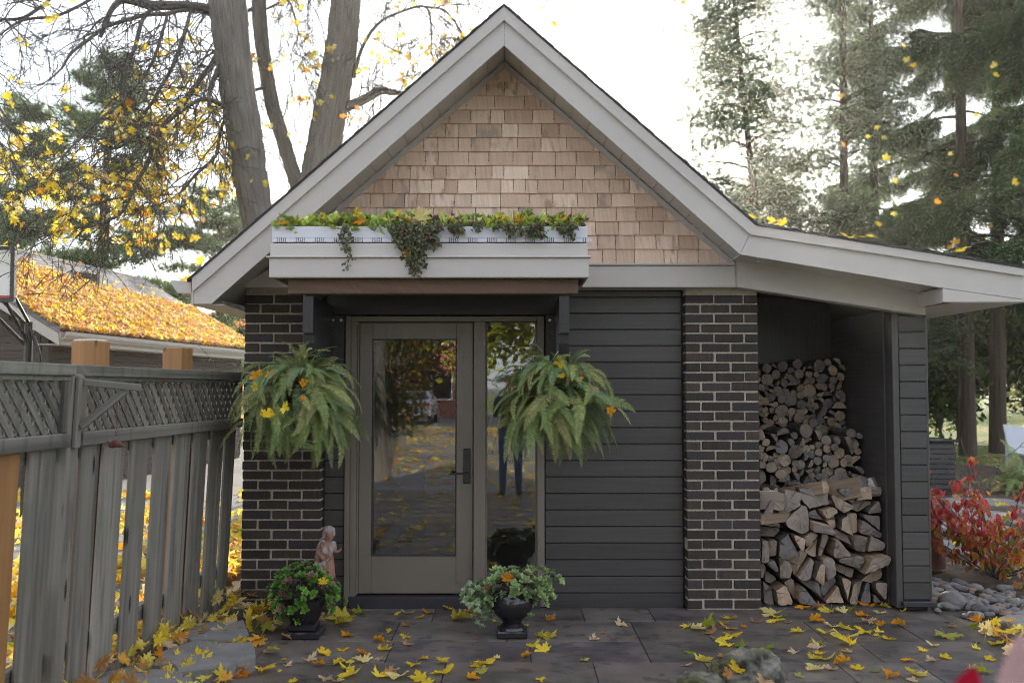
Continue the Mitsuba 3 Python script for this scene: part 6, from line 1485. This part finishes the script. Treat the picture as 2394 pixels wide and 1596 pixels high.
# the photographer, standing behind the camera and mirrored in the sidelight
def person():
    k = thing('person', 'person in dark jacket and blue jeans, mirrored faintly in the sidelight glass', 'person')
    ox, oy = -0.02, -7.36
    def p(x, y_, z, r): return ((ox + x, oy + y_, z), r)
    legs = []
    for s in (-1, 1):
        hip, knee, ank = p(s * 0.095, 0, 0.88, 0.088), p(s * 0.11, 0.02, 0.48, 0.06), p(s * 0.12, -0.02, 0.09, 0.045)
        legs += [(hip, knee), (knee, ank)]
    legs += [(p(-0.09, -0.01, 0.93, 0.10), p(0.09, -0.01, 0.93, 0.10)), (p(-0.08, 0, 1.0, 0.095), p(0.08, 0, 1.0, 0.095))]
    v, f = blob(legs, 0.03, 5); put('jeans', (v, f), 'denim', k, smooth=True)
    sh = []
    for s in (-1, 1): sh += [(p(s * 0.12, -0.04, 0.05, 0.045), p(s * 0.135, 0.15, 0.035, 0.032))]
    v, f = blob(sh[:1], 0.02, 3); put('shoe', (v, f), 'rubber', k, smooth=True)
    v, f = blob(sh[1:], 0.02, 3); put('shoe', (v, f), 'rubber', k, smooth=True)
    top = [(p(-0.075, 0, 0.98, 0.105), p(0.075, 0, 0.98, 0.105)), (p(0, 0, 1.0, 0.12), p(0, 0, 1.3, 0.125)), (p(-0.13, 0, 1.36, 0.075), p(0.13, 0, 1.36, 0.075)), (p(-0.07, 0.01, 1.2, 0.10), p(0.07, 0.01, 1.2, 0.10)), (p(0, 0, 1.40, 0.07), p(0, 0.01, 1.46, 0.055))]
    for s in (-1, 1):
        sho, elb, wri = p(s * 0.18, 0.0, 1.37, 0.058), p(s * 0.22, 0.14, 1.17, 0.045), p(s * 0.09, 0.27, 1.42, 0.033)
        top += [(sho, elb), (elb, wri)]
    v, f = blob(top, 0.025, 6); put('jacket', (v, f), 'dark_cloth', k, smooth=True)
    hd = [(p(0, 0.02, 1.53, 0.05), p(0, 0.01, 1.45, 0.045)), (p(0, 0.0, 1.63, 0.082), p(0, 0.035, 1.58, 0.062)), (p(0, 0.04, 1.56, 0.05), p(0, 0.075, 1.545, 0.026)), (p(0, 0.08, 1.62, 0.014), p(0, 0.105, 1.595, 0.012)), (p(-0.085, 0.01, 1.60, 0.016), p(-0.088, 0.005, 1.625, 0.015)), (p(0.085, 0.01, 1.60, 0.016), p(0.088, 0.005, 1.625, 0.015)), (p(-0.02, 0.088, 1.558, 0.008), p(0.02, 0.088, 1.558, 0.008))]
    for s in (-1, 1):
        hd += [(p(s * 0.085, 0.28, 1.43, 0.028), p(s * 0.075, 0.295, 1.48, 0.030))]
        for q, (dz, L) in enumerate(((0.0, 0.05), (0.018, 0.056), (0.036, 0.052), (0.052, 0.042))):
            a, b, c = p(s * 0.085, 0.30, 1.455 + dz, 0.009), p(s * 0.09, 0.30 + L * 0.6, 1.46 + dz, 0.008), p(s * 0.065, 0.30 + L * 0.7, 1.462 + dz, 0.007)
            hd += [(a, b), (b, c)]
        hd += [(p(s * 0.07, 0.29, 1.44, 0.010), p(s * 0.045, 0.275, 1.475, 0.008))]
    v, f = blob(hd, 0.008, 3); put('head_and_hands', (v, f), 'skin', k, smooth=True)
    v, f = blob([(p(0, -0.02, 1.655, 0.085), p(0, -0.035, 1.60, 0.085)), (p(-0.04, 0.03, 1.695, 0.045), p(0.04, 0.03, 1.695, 0.045)), (p(0, -0.05, 1.56, 0.06), p(0, -0.04, 1.50, 0.05))], 0.012, 3)
    put('hair', (v, f), 'log_bark', k, smooth=True)
    return k
person()

# ------------------------------------------------------------------ scattering air, added to imitate the lens glare around the sun
scene['air'] = {'type': 'homogeneous', 'albedo': 0.96, 'sigma_t': 0.0010, 'phase': {'type': 'hg', 'g': 0.86}}
scene['glare_haze'] = {'type': 'cube', 'to_world': T().translate([0, 0, 14.0]).scale([320, 320, 15.5]), 'bsdf': {'type': 'null'}, 'interior': {'type': 'ref', 'id': 'air'}}
scene['camera']['medium'] = {'type': 'ref', 'id': 'air'}
labels['glare_haze'] = {'kind': 'stuff', 'label': 'thin scattering air added to imitate the lens glare around the sun', 'category': 'glare_haze'}
